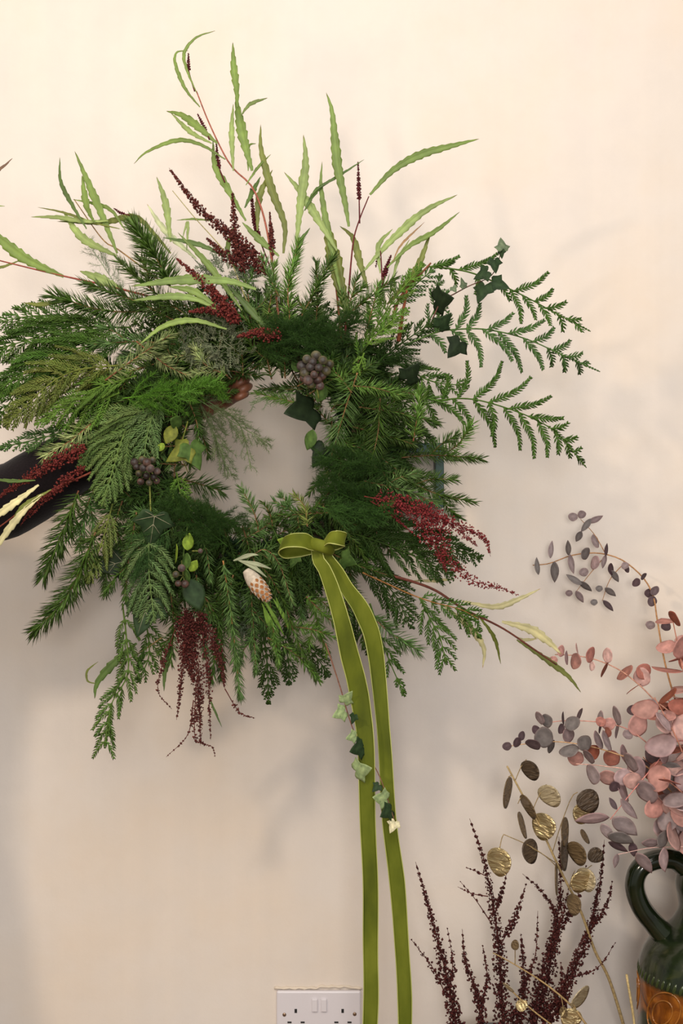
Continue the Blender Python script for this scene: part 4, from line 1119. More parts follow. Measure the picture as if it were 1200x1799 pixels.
# ------------------------------------------------------------------ wall fittings
def socket():
    x0, x1, y0, y1 = 486, 634, 1738, 1826
    lo = P(x0, y1, 0); hi = P(x1, y0, 0)
    sx = hi[0] - lo[0]
    mb = MB(); box(mb, (lo[0], -.009, lo[2]), (hi[0], 0, hi[2]), None, .003)
    root = make('double_wall_socket', mb, M_SOCKET, None, ((lo[0] + hi[0]) / 2, 0, (lo[2] + hi[2]) / 2), flat=False)
    root.data.polygons.foreach_set('use_smooth', np.zeros(len(root.data.polygons), bool))
    tag(root, 'white double plug socket with two switches on the plaster wall', 'socket')
    def pc(name, xa, xb, ya, yb, dep, m, bev=.0):
        a = P(xa, yb, 0); b = P(xb, ya, 0)
        mb = MB(); box(mb, (a[0], -dep, a[2]), (b[0], -.004, b[2]), None, bev)
        return make(name, mb, m, root, ((a[0] + b[0]) / 2, -dep, (a[2] + b[2]) / 2), flat=True)
    for xa in (548, 564):
        pc('rocker_switch', xa, xa + 10, 1751, 1773, .0125, M_SOCKET, .001)
    for xc in (520, 602):
        pc('pin_slot', xc - 2.2, xc + 2.2, 1769, 1776, .0093, M_HOLE)
        for dx in (-11, 12): pc('pin_slot', xc + dx - 3.6, xc + dx + 3.6, 1791, 1794, .0093, M_HOLE)
    for xc, yc in ((500, 1779), (623, 1778)):
        c = P(xc, yc, 0); mb = MB()
        lathe(mb, [(0.0001, .0), (.0032, .0), (.0032, -.0006), (.0022, -.0012), (.0001, -.0012)], (0, 0, 0), 14)
        v = np.vstack(mb.v); v = np.stack([v[:, 0], v[:, 2], v[:, 1]], 1) + np.array([c[0], -.009, c[2]])
        mb.v = [v]
        make('screw', mb, M_SCREW, root, (c[0], -.009, c[2]))
    # lip of filler left along the top edge
    mb = MB()
    n = 30; xs = np.linspace(x0 - 4, x1 + 2, n)
    p = np.array([P(x, 1736 - 1.5 * math.sin(i * 1.7) * .5 - (2.5 if 14 < i < 26 else 0), .002) for i, x in enumerate(xs)])
    tube(mb, p, .0022 + .0008 * np.sin(np.arange(n) * 2.1), 6, rgb(214, 200, 182))
    make('filler_bead', mb, M_PLAIN, root)
socket()
def bracket():
    d0 = .045
    root = None
    def bar(name, xa, xb, ya, yb, parent):
        a = P(xa, yb, d0); b = P(xb, ya, d0)
        mb = MB(); box(mb, (a[0], -d0, a[2]), (b[0], 0, b[2]), None, .0012)
        return make(name, mb, M_BRACKET, parent, ((a[0] + b[0]) / 2, 0, (a[2] + b[2]) / 2), flat=True)
    root = bar('wall_bracket', 640, 780, 778, 795, None)
    tag(root, 'dark green metal frame bracket on the wall behind the wreath', 'bracket')
    bar('upright', 765, 780, 796, 876, root)
    bar('upright', 640, 655, 796, 876, root)
    bar('lower_bar', 640, 780, 877, 892, root)
bracket()

# ------------------------------------------------------------------ person holding the wreath from behind
def person():
    el = P(-8, 884, .27); wr = P(292, 728, .215)
    sh = np.array([-.765, -.46, 1.40]); hip = np.array([-.945, -.46, .92])
    # body, one skinned figure
    V, E, R = [], [], []
    def v(p, r, par=None):
        V.append(tuple(p)); R.append(r)
        if par is not None: E.append((par, len(V) - 1))
        return len(V) - 1
    c = np.array([-.945, -.46, 0])
    pel = v(c + [0, 0, .95], (.155, .11))
    wa = v(c + [0, 0, 1.10], (.135, .10), pel); chs = v(c + [0, 0, 1.28], (.155, .11), wa); up = v(c + [0, 0, 1.38], (.10, .07), chs)
    nk = v(c + [0, 0, 1.48], (.052, .055), up); hd0 = v(c + [.01, .012, 1.56], (.07, .085), nk); hd1 = v(c + [.015, .015, 1.65], (.078, .095), hd0); v(c + [.01, .01, 1.72], (.055, .068), hd1)
    # arm reaching in
    s1_ = v(sh + np.array([.02, 0, 0]), (.062, .062), up); m_ = v((sh + el) / 2 + [0, 0, -.03], (.05, .05), s1_); e_ = v(el, (.043, .043), m_); f_ = v((el * .6 + wr * .4), (.041, .041), e_); w_ = v(wr, (.026, .022), f_)
    kn = P(372, 692, .222); v(kn, (.034, .018), w_)
    # other arm hanging
    s2_ = v(c + [-.19, 0, 1.40], (.06, .06), up); e2 = v(c + [-.26, .0, 1.12], (.045, .045), s2_); w2 = v(c + [-.27, -.06, .88], (.028, .025), e2); v(c + [-.27, -.09, .79], (.035, .018), w2)
    for sg in (-1, 1):
        h = v(c + [.09 * sg, 0, .88], (.088, .088), pel); kn_ = v(c + [.10 * sg, -.01, .48], (.058, .058), h); an = v(c + [.10 * sg, .02, .09], (.040, .042), kn_); v(c + [.11 * sg, .0, .05], (.04, .035), an)
    me = bpy.data.meshes.new('skeleton'); me.from_pydata(V, E, [])
    tmp = bpy.data.objects.new('skeleton', me); col.objects.link(tmp)
    tmp.modifiers.new('skin', 'SKIN')
    for i, r in enumerate(R):
        me.skin_vertices[0].data[i].radius = r
    me.skin_vertices[0].data[pel].use_root = True
    sd = tmp.modifiers.new('sub', 'SUBSURF'); sd.levels = 2; sd.render_levels = 2
    bm_ = bpy.data.meshes.new_from_object(tmp.evaluated_get(bpy.context.evaluated_depsgraph_get()))
    bv = np.array([v_.co[:] for v_ in bm_.vertices])
    mb = MB()
    mb.add(bv, [p_.vertices[:] for p_ in bm_.polygons if len(p_.vertices) == 4], [p_.vertices[:] for p_ in bm_.polygons if len(p_.vertices) == 3])
    bpy.data.objects.remove(tmp); bpy.data.meshes.remove(bm_); bpy.data.meshes.remove(me)
    # fingers closing over the ring, part of the same body
    k = kpx(.222)
    for j, (bx, by, tx, ty, r) in enumerate([(392, 676, 425, 655, 8.2), (404, 682, 438, 664, 8.8), (410, 692, 442, 676, 8.4), (408, 702, 436, 690, 7.2)]):
        b0 = P(bx - 22, by + 14, .226); b1 = P(bx, by, .232 + .012); b2 = P((bx + tx) / 2, (by + ty) / 2, .262 + .004 * j); b3 = P(tx, ty, .252)
        q = smooth_path([b0, b1, b2, b3], 18)
        rr = np.concatenate([np.full(4, r), np.linspace(r * 1.04, r * .78, 12), [r * .6, r * .25]]) * .001
        tube(mb, q, rr, 10)
    q = smooth_path([P(350, 700, .225), P(365, 676, .235), P(388, 660, .235), P(404, 652, .228)], 16)
    tube(mb, q, np.concatenate([np.full(4, .0105), np.linspace(.0105, .008, 10), [.006, .002]]), 10)
    pl = smooth_path([P(308, 722, .216), P(340, 706, .220), P(372, 692, .226), P(402, 680, .228)], 14)
    tube(mb, pl, np.concatenate([np.linspace(.020, .031, 6), np.linspace(.032, .026, 7), [.018]]), 16, flat=.5)
    hc = c + np.array([.013, .013, 1.60])
    tube(mb, smooth_path([hc + [0, .088, .03], hc + [0, .108, -.005], hc + [0, .095, -.018]], 8), np.array([.004, .007, .009, .011, .012, .012, .010, .005]), 8)
    for sg in (-1, 1):
        tube(mb, smooth_path([hc + [.078 * sg, 0, .025], hc + [.088 * sg, -.012, .012], hc + [.078 * sg, -.002, -.03]], 8), .008, 8)
    tube(mb, smooth_path([hc + [-.024, .082, -.045], hc + [0, .092, -.044], hc + [.024, .082, -.045]], 8), .006, 8)
    o = make('person', mb, M_SKIN, None, origin=c)
    for sg in (-1, 1):
        m = MB(); th = np.linspace(.02, 3.1, 8); lathe(m, np.column_stack([np.sin(th), np.cos(th)]) * .011, hc + np.array([.032 * sg, .082, .03]), 12, rgb(60, 44, 34))
        make('eye', m, M_PLAIN, o)
    tag(o, 'person in dark long sleeves holding the wreath with an outstretched arm from behind', 'person')
    # clothing
    mb = MB()
    q = smooth_path([sh + [-.12, 0, -.02], sh + [.0, 0, -.015], (sh + el) / 2 + [0, 0, -.03], el, el * .6 + wr * .4, wr * .94 + el * .06], 60)
    rr = np.interp(np.linspace(0, 1, 60), [0, .15, .35, .5, .6, .72, .9, 1], [.085, .084, .074, .064, .058, .052, .042, .037])
    rr = rr * (1 + .012 * np.sin(np.arange(60) * .9) + .008 * np.sin(np.arange(60) * 1.7))
    tube(mb, q, rr, 24)
    q2 = smooth_path([c + [-.12, 0, 1.41], c + [-.19, 0, 1.40], c + [-.26, 0, 1.12], c + [-.27, -.055, .90]], 40)
    tube(mb, q2, np.interp(np.linspace(0, 1, 40), [0, .2, .6, 1], [.085, .08, .058, .04]), 20)
    lat = [(.19, .88), (.185, 1.0), (.165, 1.12), (.175, 1.25), (.198, 1.36), (.188, 1.42), (.13, 1.465), (.08, 1.485), (.068, 1.50), (.066, 1.525)]
    m = MB(); lathe(m, lat, (0, 0, 0), 32)
    vv = np.vstack(m.v); vv[:, 1] *= .74; mb.add(vv + c, m.q[0])
    make('dark_jumper', mb, M_SLEEVE, o, origin=sh)
    mb = MB()
    for sg in (-1, 1):
        q = smooth_path([c + [.085 * sg, 0, .96], c + [.095 * sg, 0, .86], c + [.10 * sg, -.01, .48], c + [.105 * sg, .02, .06]], 30)
        tube(mb, q, np.interp(np.linspace(0, 1, 30), [0, .15, .5, 1], [.105, .11, .078, .07]), 20)
    m = MB(); lathe(m, [(.001, .80), (.07, .805), (.13, .83), (.172, .88), (.182, .95), (.176, 1.0), (.17, 1.03)], (0, 0, 0), 28)
    vv = np.vstack(m.v); vv[:, 1] *= .72; mb.add(vv + c, m.q[0])
    make('trousers', mb, M_TROUSER, o, origin=hip)
    mb = MB()
    for sg in (-1, 1):
        q = smooth_path([c + [.105 * sg, -.05, .045], c + [.108 * sg, .06, .045], c + [.112 * sg, .17, .035]], 14)
        tube(mb, q, np.concatenate([[.02, .035, .041], np.full(7, .042), [.04, .036, .028, .012]]), 12, flat=1.0)
    make('shoes', mb, M_SHOE, o, origin=c)
    m = MB()
    th = np.linspace(0.01, 2.75, 18); lathe(m, np.column_stack([np.sin(th), np.cos(th)]), (0, 0, 0), 28)
    vv = np.vstack(m.v)
    vv[:, 2] *= np.where(vv[:, 2] < 0, 1.25, 1.0)
    f_ = np.clip(-vv[:, 2] + .15, 0, 1)
    vv[:, 1] = np.minimum(vv[:, 1], 1 - 1.15 * f_)          # the face stays free
    vv = vv * np.array([.098, .112, .112]) * (1 + .02 * np.sin(np.arctan2(vv[:, 1], vv[:, 0]) * 14))[:, None]; vv[:, 1] -= .012
    mb = MB(); mb.add(vv + c + [.012, .0, 1.655], m.q[0])
    make('hair', mb, M_HAIR, o, origin=c + [0, 0, 1.66])
person()

# ------------------------------------------------------------------ low bench, bucket and jug (mostly below the frame)
BZ = .35
def bench():
    mb = MB(); box(mb, (.02, -.46, BZ - .035), (1.0, -.02, BZ), None, .004)
    o = make('low_wooden_bench', mb, M_BENCH, None, (.5, -.24, BZ - .035), flat=True)
    tag(o, 'low wooden bench under the jug against the wall', 'bench')
    for x in (.06, .92):
        for y in (-.43, -.09):
            mb = MB(); box(mb, (x, y, 0), (x + .045, y + .045, BZ - .035), None, .003)
            make('leg', mb, M_BENCH, o, (x, y, 0), flat=True)
bench()
JC = P(1246, 1700, .22); JX, JY = JC[0], JC[1]
def jug():
    k = kpx(.22)
    def zz(y): return ZC + (899.5 - y) * k
    body = [(.001, BZ), (.082, BZ), (.088, BZ + .006), (.098, BZ + .05), (.1055, zz(1840)), (.107, zz(1790)), (.1075, zz(1740)), (.1065, zz(1706)), (.102, zz(1682)), (.094, zz(1662)), (.080, zz(1643)), (.064, zz(1628)),
            (.052, zz(1612)), (.0455, zz(1595)), (.0475, zz(1575)), (.0505, zz(1556)), (.0495, zz(1542)), (.045, zz(1528)), (.042, zz(1512)), (.043, zz(1496)), (.049, zz(1482)), (.051, zz(1478)), (.046, zz(1480)), (.039, zz(1496)), (.036, zz(1530)), (.036, zz(1560)), (.001, zz(1562))]
    pr = smooth_path(np.column_stack([[a for a, b in body], np.zeros(len(body)), [b for a, b in body]]), 120)[:, [0, 2]]
    pr[:, 0] = np.maximum(pr[:, 0], .0005)
    mb = MB(); lathe(mb, pr, (JX, JY, 0), 80)
    m, nt, b = mat('jug_glaze')
    tc = N(nt, 'ShaderNodeTexCoord'); sep = N(nt, 'ShaderNodeSeparateXYZ')
    link(nt, tc.outputs['Object'], sep.inputs[0])
    no = N(nt, 'ShaderNodeTexNoise'); no.inputs['Scale'].default_value = 28; no.inputs['Detail'].default_value = 5; no.inputs['Distortion'].default_value = 1.2
    link(nt, tc.outputs['Object'], no.inputs['Vector'])
    green = ramp(nt, no.outputs['Fac'], [(.3, rgb(14, 22, 12)), (.55, rgb(28, 38, 16)), (.8, rgb(58, 62, 26))])
    amber = ramp(nt, no.outputs['Fac'], [(.28, rgb(52, 26, 10)), (.5, rgb(124, 68, 18)), (.75, rgb(176, 110, 36))])
    # lattice of band edges: amber between two heights with a wavy lower edge
    zt, zb = zz(1716) , zz(1782)
    ang = N(nt, 'ShaderNodeMath', operation='ARCTAN2'); link(nt, sep.outputs[1], ang.inputs[0]); link(nt, sep.outputs[0], ang.inputs[1])
    s1_ = N(nt, 'ShaderNodeMath', operation='MULTIPLY'); link(nt, ang.outputs[0], s1_.inputs[0]); s1_.inputs[1].default_value = 7
    s2_ = N(nt, 'ShaderNodeMath', operation='SINE'); link(nt, s1_.outputs[0], s2_.inputs[0])
    s3_ = N(nt, 'ShaderNodeMath', operation='MULTIPLY'); link(nt, s2_.outputs[0], s3_.inputs[0]); s3_.inputs[1].default_value = .016
    zw = N(nt, 'ShaderNodeMath', operation='ADD'); link(nt, sep.outputs[2], zw.inputs[0]); link(nt, s3_.outputs[0], zw.inputs[1])
    lo = N(nt, 'ShaderNodeMapRange'); lo.inputs[1].default_value = zb - .004; lo.inputs[2].default_value = zb + .004
    link(nt, zw.outputs[0], lo.inputs[0])
    hi = N(nt, 'ShaderNodeMapRange'); hi.inputs[1].default_value = zt + .004; hi.inputs[2].default_value = zt - .004
    link(nt, sep.outputs[2], hi.inputs[0])
    mu = N(nt, 'ShaderNodeMath', operation='MULTIPLY'); link(nt, lo.outputs[0], mu.inputs[0]); link(nt, hi.outputs[0], mu.inputs[1])
    mx = N(nt, 'ShaderNodeMix', data_type='RGBA'); link(nt, mu.outputs[0], mx.inputs[0]); link(nt, green, mx.inputs[6]); link(nt, amber, mx.inputs[7])
    link(nt, mx.outputs[2], b.inputs['Base Color'])
    b.inputs['Roughness'].default_value = .2; b.inputs['Coat Weight'].default_value = .2; b.inputs['Coat Roughness'].default_value = .05
    bump(nt, b, no.outputs['Fac'], .25, .004)
    o = make('glazed_jug', mb, m, None, (JX, JY, 0))
    tag(o, 'dark green and amber glazed pottery jug with a looped handle', 'jug')
    mh = simple_mat('jug_green_glaze', rgb(20, 28, 12), .16, 0, .5, .2, 0, 30, .5)
    # handle
    mb = MB()
    hp = smooth_path([P(1205, 1524, .22), P(1182, 1510, .22), P(1150, 1511, .22), P(1124, 1526, .22), P(1115, 1556, .22), P(1126, 1592, .22), P(1150, 1624, .22), P(1176, 1650, .22), P(1212, 1668, .22)], 50)
    tube(mb, hp, np.interp(np.linspace(0, 1, 50), [0, .1, .4, .7, .9, 1], [.017, .0145, .0145, .016, .021, .026]), 18, flat=1.25)
    make('handle', mb, mh, o)
    # ribbed ring
    for r in range(64):
        a = 2 * math.pi * r / 64
        z0, z1 = zz(1716), zz(1696)
        p0 = np.array([JX + .1058 * math.cos(a), JY + .1058 * math.sin(a), z0]); p1 = np.array([JX + .1038 * math.cos(a + .05), JY + .1038 * math.sin(a + .05), z1])
        mb = MB(); tube(mb, smooth_path([p0, (p0 + p1) / 2 * 1.0, p1], 5), np.array([.0012, .0028, .0033, .0028, .0012]), 8, ref=(math.cos(a), math.sin(a), 0))
        make('rib', mb, M_RIB, o)
    # raised oval scrolls on the amber band
    for r in range(7):
        a0 = 2 * math.pi * (r + .18) / 7
        for sc2 in (1.0, .6):
            mb = MB(); th = np.linspace(0, 2 * math.pi, 33)
            aa = a0 + .30 * sc2 * np.cos(th); z = zz(1752) + .030 * sc2 * np.sin(th) + .014 * np.cos(th) * sc2
            p = np.stack([JX + .1078 * np.cos(aa), JY + .1078 * np.sin(aa), z], 1)
            tube(mb, p, .0013, 6, cap=False)
            make('scroll_relief', mb, M_AMBER, o)
M_RIB = simple_mat('rib_glaze', rgb(50, 62, 26), .15, 0, .5, .5, 0, 60, .3)
M_AMBER = simple_mat('amber_glaze', rgb(140, 86, 30), .15, 0, .5, .5, 0, 60, .4)
jug()
def bucket():
    c = P(875, 1800, .15); z = BZ
    prof = [(.001, z), (.058, z), (.060, z + .003), (.074, z + .105), (.077, z + .108), (.075, z + .11), (.071, z + .108), (.057, z + .006), (.001, z + .006)]
    mb = MB(); lathe(mb, prof, (c[0], c[1], 0), 40)
    o = make('zinc_bucket', mb, simple_mat('zinc', rgb(120, 122, 124), .4, .8, .5, 0, 0, 30, .2), None, (c[0], c[1], z))
    tag(o, 'small zinc bucket on the bench holding dark red dried stems', 'bucket')
    return c
BC = bucket()

# ------------------------------------------------------------------ dried red-brown dock stems
dd = .15
def dock(strands, label, d=(dd, dd), tone=C_DOCK, seed=2.8):
    # the first strand runs on down into the bucket
    pts = strands[0][0]
    a = P(pts[0][0], pts[0][1], d[0])
    foot = np.array([BC[0] + (a[0] - BC[0]) * .35, BC[1], BZ + .012])
    ms, mg = MB(), MB(); k = kpx(d[0])
    first = True
    for pl, n, spread, t0 in strands:
        w = pp(pl, *d)
        if first:
            lower = smooth_path([foot, w[0]], 8); tube(ms, lower, 1.7 * k, 5, C_DOCK * 1.2)
        path = smooth_path(w, 40)
        tube(ms, path, np.linspace(1.7 if first else 1.0, .35, 40) * k, 4, C_DOCK * np.array([1.4, 1.2, 1.1, 1]))
        n = int(n * 1.3); spread = spread * 1.08
        t = t0 + (1 - t0) * rng.random(n) ** 1.25 * .98
        nodes = max(8, int(np.linalg.norm(np.diff(path, axis=0), axis=1).sum() / k / 11))
        t = np.clip((np.round(t * nodes) + rng.normal(0, .14, n)) / nodes, t0, .985)
        fi = t * 39; i0 = np.clip(fi.astype(int), 0, 38); fr = (fi - i0)[:, None]
        base = path[i0] * (1 - fr) + path[i0 + 1] * fr
        env = np.clip(1.05 - ((t - t0) / (1 - t0)) ** 1.2, .1, 1)
        off = rand_dirs(n) * (spread * k * rng.random(n) ** .6 * env)[:, None]
        seeds(mg, base + off, seed * k * rng.uniform(.7, 1.3, n) * (.5 + .5 * env), jitter_col(tone, n, .4, .1))
        first = False
    o = make('dried_dock_stem', ms, M_TWIG, None, foot)
    make('seeds', mg, M_SEED, o, stuff=True)
    tag(o, label, 'dried stem', 'dried dock stems in the bucket')
dock([([(802, 1805), (786, 1720), (768, 1650), (752, 1590), (730, 1514)], 620, 15, 0), ([(782, 1745), (760, 1700), (722, 1650)], 60, 7, .2), ([(790, 1740), (795, 1690), (786, 1630)], 60, 8, .1)], 'dark red dried dock stem nearest to the green ribbon tails')
dock([([(848, 1805), (836, 1740), (818, 1690), (812, 1632)], 330, 12, 0), ([(845, 1770), (856, 1720), (848, 1660)], 90, 9, .1)], 'shortest red-brown dock stem, between the tall one and ribbon-side one')
dock([([(885, 1805), (880, 1720), (875, 1650), (866, 1590), (850, 1510), (825, 1438)], 760, 17, 0), ([(862, 1620), (835, 1580), (808, 1548)], 12, 3, .2), ([(858, 1575), (830, 1570), (804, 1558)], 8, 2, .2), ([(872, 1600), (884, 1560), (890, 1535)], 60, 6, .1), ([(880, 1660), (905, 1610), (925, 1552)], 110, 9, .2), ([(856, 1540), (835, 1530), (818, 1524)], 8, 2, .3)], 'tallest dark red dock stem with its bare tip left of gold pods', d=(dd + .02, dd + .01))
dock([([(905, 1805), (920, 1740), (918, 1680), (915, 1640)], 420, 16, 0), ([(915, 1740), (940, 1680), (945, 1600)], 80, 7, .1)], 'dense low maroon dock stem right of the tallest one', d=(dd + .01, dd + .01))
dock([([(935, 1805), (950, 1720), (968, 1660), (975, 1610), (955, 1570), (918, 1535)], 560, 15, 0), ([(960, 1690), (985, 1620), (1000, 1560)], 160, 12, .1)], 'dock stem whose thin tip arches left under the gold pod', d=(dd - .01, dd - .01))
dock([([(950, 1805), (985, 1740), (1020, 1680), (1042, 1610), (1056, 1540), (1062, 1475)], 640, 14, .05), ([(1040, 1630), (1066, 1590), (1076, 1548)], 90, 8, .1), ([(1000, 1720), (1050, 1700), (1082, 1655)], 30, 5, .2)], 'dock stem leaning farthest right towards the green jug', d=(dd, dd - .02))
dock([([(940, 1805), (962, 1720), (975, 1640), (985, 1560), (982, 1470)], 560, 16, .05), ([(975, 1640), (1010, 1590), (1030, 1520)], 140, 9, .1)], 'thick dock stem rising behind the hanging gold pods', d=(dd - .03, dd - .03))
dock([([(960, 1805), (1000, 1730), (1010, 1680), (1030, 1640)], 360, 15, .05), ([(980, 1780), (990, 1740), (985, 1690)], 120, 12, .1)], 'short bushy dock stem in front of the right-leaning one', d=(dd + .02, dd + .02))

# ------------------------------------------------------------------ honesty stems with flat round pods
POD = {}
for nm, m_ in (('gold', M_GOLD), ('brown', M_POD), ('pale', M_PALEPOD), ('dark', M_DARKPOD)):
    POD[nm] = leaf_mesh('seed_pod', EGG, rgb(200, 180, 130), m_, cup=.16, fold=.02, thick=.03, droop=.06)
def pod(parent, x, y, rx, ry, rot, kind, d):
    """disc seen with half-axes rx, ry: a round pod of radius ry turned about its long axis"""
    yaw = math.degrees(math.acos(max(.12, min(1, rx / ry / .92)))) * (1 if rng.random() < .5 else -1)
    if rx / ry > .8: yaw *= .5
    R = orient(rot, yaw, rng.uniform(-12, 12)); k = kpx(d) * ry * 2
    place('seed_pod', POD[kind], parent, P(x, y, d) - np.array(R @ Vector((0, .5 * k, 0))), R, (k, k, k))
def pod_stem(pts, r, twigs, label, d0, d1, c=rgb(176, 152, 108)):
    ms = MB(); k = kpx(d1)
    tube(ms, smooth_path(pts, 50), np.linspace(r, r * .45, 50) * k, 6, c)
    for a, b, z0, z1 in twigs: tube(ms, smooth_path([P(a[0], a[1], z0), (P(a[0], a[1], z0) + P(b[0], b[1], z1)) / 2 + [0, 0, .004], P(b[0], b[1], z1)], 8), .8 * k, 4, c * .8)
    o = make('honesty_stem', ms, M_TWIG, None, pts[0])
    return tag(o, label, 'dried stem', 'honesty stems with seed pods')
h1 = pod_stem([P(1124, 1908, .07), P(1095, 1799, .09), P(1070, 1720, .11), P(1045, 1670, .13), P(1020, 1600, .16), P(985, 1530, .185), P(950, 1455, .20), P(920, 1400, .205), P(891, 1346, .21)], 3.4,
              [((1000, 1560), (1010, 1530), .175, .19), ((985, 1530), (935, 1490), .185, .2), ((955, 1460), (930, 1412), .2, .21), ((935, 1425), (960, 1378), .205, .21), ((905, 1370), (893, 1365), .208, .21), ((905, 1372), (925, 1334), .208, .21), ((970, 1500), (1000, 1410), .19, .2), ((1000, 1410), (1015, 1392), .2, .205), ((975, 1515), (885, 1466), .19, .215), ((885, 1466), (878, 1490), .215, .215), ((1020, 1600), (1010, 1572), .16, .17), ((1000, 1560), (1040, 1520), .175, .18), ((920, 1400), (910, 1412), .205, .205)],
              'tall pale honesty stem with gold and brown papery pods leaning left', .07, .2)
for a in [(892, 1393, 10, 28, 262, 'brown'), (932, 1354, 13, 20, 285, 'dark'), (966, 1399, 16, 23, 300, 'pale'), (955, 1453, 19, 25, 255, 'gold'), (918, 1450, 6, 24, 280, 'brown'), (928, 1418, 7, 24, 300, 'brown'), (932, 1496, 15, 22, 285, 'dark'), (877, 1515, 19, 26, 268, 'gold'),
          (1024, 1430, 19, 20, 250, 'gold'), (1034, 1408, 20, 22, 300, 'dark'), (993, 1462, 10, 26, 265, 'brown'), (992, 1500, 11, 30, 270, 'dark'), (1014, 1500, 13, 23, 280, 'brown'), (1047, 1503, 14, 15, 330, 'dark'), (1021, 1550, 18, 22, 255, 'gold'), (1030, 1546, 14, 22, 280, 'pale'), (1008, 1590, 10, 19, 265, 'brown'), (978, 1545, 6, 28, 280, 'brown'), (1028, 1470, 5, 14, 300, 'brown')]:
    pod(h1, *a, .20 + rng.uniform(-.012, .018))
h2 = pod_stem([P(1055, 1835, .24), P(1030, 1800, .24), P(1005, 1768, .235), P(960, 1730, .23), P(905, 1695, .225), P(866, 1674, .22)], 2.2,
              [((1000, 1765), (1012, 1772), .235, .245), ((985, 1750), (990, 1775), .235, .24), ((905, 1695), (905, 1668), .225, .225)], 'thin honesty stem with two pearly pods low in the picture', .24, .23, rgb(160, 134, 92))
# it is rooted in the bench beside the bucket
for a in [(1020, 1752, 15, 24, 60, 'pale'), (1003, 1790, 22, 20, 250, 'gold'), (990, 1778, 6, 10, 90, 'brown'), (905, 1660, 6, 9, 85, 'brown'), (893, 1735, 5, 12, 150, 'pale'), (917, 1766, 8, 11, 30, 'gold')]:
    pod(h2, *a, .235)
ms = MB(); tube(ms, smooth_path([P(1055, 1835, .24), P(1075, 1880, .24), np.array([P(1085, 1900, .24)[0], -.24, BZ])], 12), 2.2 * kpx(.24), 6, rgb(160, 134, 92)); make('lower_stem', ms, M_TWIG, h2)
ms = MB(); tube(ms, smooth_path([P(975, 1805, .24), P(930, 1770, .235), P(890, 1732, .232)], 12), 1.4 * kpx(.24), 5, rgb(160, 134, 92)); tube(ms, smooth_path([P(975, 1805, .24), P(1030, 1850, .24), P(1055, 1835, .24)], 12), 1.4 * kpx(.24), 5, rgb(160, 134, 92)); make('side_twig', ms, M_TWIG, h2)
ms = MB(); b0 = P(1118, 1830, .30); tube(ms, smooth_path([np.array([b0[0] + .01, b0[1], BZ]), b0, P(1101, 1712, .30)], 20), 2.2 * kpx(.3), 6, rgb(182, 160, 112))
tag(make('dry_straw', ms, M_TWIG), 'single bare straw-coloured stalk beside the jug', 'stalk')

# ------------------------------------------------------------------ eucalyptus
EUC = {}
for nm, c_, e_ in [('coral', rgb(184, 118, 104), rgb(194, 122, 108)), ('pink', rgb(192, 146, 136), rgb(198, 142, 132)), ('mauve', rgb(146, 126, 126), rgb(160, 128, 126)), ('grey', rgb(114, 105, 102), rgb(124, 108, 104)), ('plum', rgb(92, 72, 76), rgb(104, 78, 82)), ('rust', rgb(152, 86, 66), rgb(164, 92, 74)), ('blush', rgb(184, 156, 156), rgb(190, 152, 152))]:
    EUC[nm] = leaf_mesh('leaf', ROUND, c_, M_EUC, cup=.26, fold=.14, thick=.012, droop=.1, edge=e_, vein=c_ * np.array([1.18, 1.2, 1.2, 1]))
    EUC[nm + '_oval'] = leaf_mesh('leaf', OVAL, c_, M_EUC, cup=.15, fold=.12, thick=.012, droop=.1, edge=e_, vein=c_ * np.array([1.18, 1.2, 1.2, 1]))
def euc_stem(pts, r, c, label, twigs=()):
    ms = MB(); path = smooth_path(pts, 60); k = kpx(-pts[-1][1])
    tube(ms, path, np.linspace(r, r * .4, 60) * k, 6, c)
    for tw in twigs: tube(ms, smooth_path(tw, 20), np.linspace(.9, .5, 20) * k, 5, c)
    o = make('eucalyptus_branch', ms, M_TWIG, None, pts[0])
    tag(o, label, 'branch', 'dyed eucalyptus branches in the jug')
    return o, path
def eleaf(parent, x, y, rx, ry, rot, tone, d, pitch=None):
    ratio = max(.1, min(1, rx / ry))
    yaw = math.degrees(math.acos(ratio)) * (1 if rng.random() < .5 else -1)
    if ratio < .62 and tone in ('grey', 'mauve', 'plum') and d < .12: tone += '_oval'
    oval = tone.endswith('_oval')
    R = orient(rot, yaw if not oval else yaw * .5, rng.uniform(-18, 18) if pitch is None else pitch); k = kpx(d) * ry * 2
    place('leaf', EUC[tone], parent, P(x, y, d) - np.array(R @ Vector((0, .5 * k, 0))), R, (k * (1.0 if not oval else max(.6, 1.4 * rx / ry)), k, k))
MOUTH = np.array([JX, JY, ZC + (899.5 - 1560) * kpx(.22) + .01])
def mouth(dx, dy): return [MOUTH + np.array([dx * .4, dy * .4, 0]), MOUTH + np.array([dx, dy, .075])]
def auto_leaves(o, path, t0, t1, step, size, tones, jit=1.0, face=.8):
    ln = np.linalg.norm(np.diff(path, axis=0), axis=1).sum()
    n = max(2, int((t1 - t0) * ln / step))
    T, Nn, B = frames(path)
    for i in range(n):
        t = t0 + (t1 - t0) * (i + .5) / n
        j = int(t * 59)
        for sg in (1, -1):
            a = (i % 2) * math.pi / 2 + rng.normal(0, .3)
            out = norm((B[j] * math.cos(a) + Nn[j] * math.sin(a)) * sg + T[j] * .35 + rng.normal(0, .2, 3))
            nrm = norm(T[j] * .9 + np.array([0, -face, .3]) + rng.normal(0, .35, 3))
            xv = norm(np.cross(out, nrm)); zv = norm(np.cross(xv, out))
            R = np.stack([xv, out, zv], 1)
            s = size * rng.uniform(.75, 1.15) * (1 - .35 * t) * jit
            tn = tones[rng.integers(len(tones))]
            place('leaf', EUC[tn], o, path[j] + out * .002, R.tolist(), (s, s, s))
de = .11
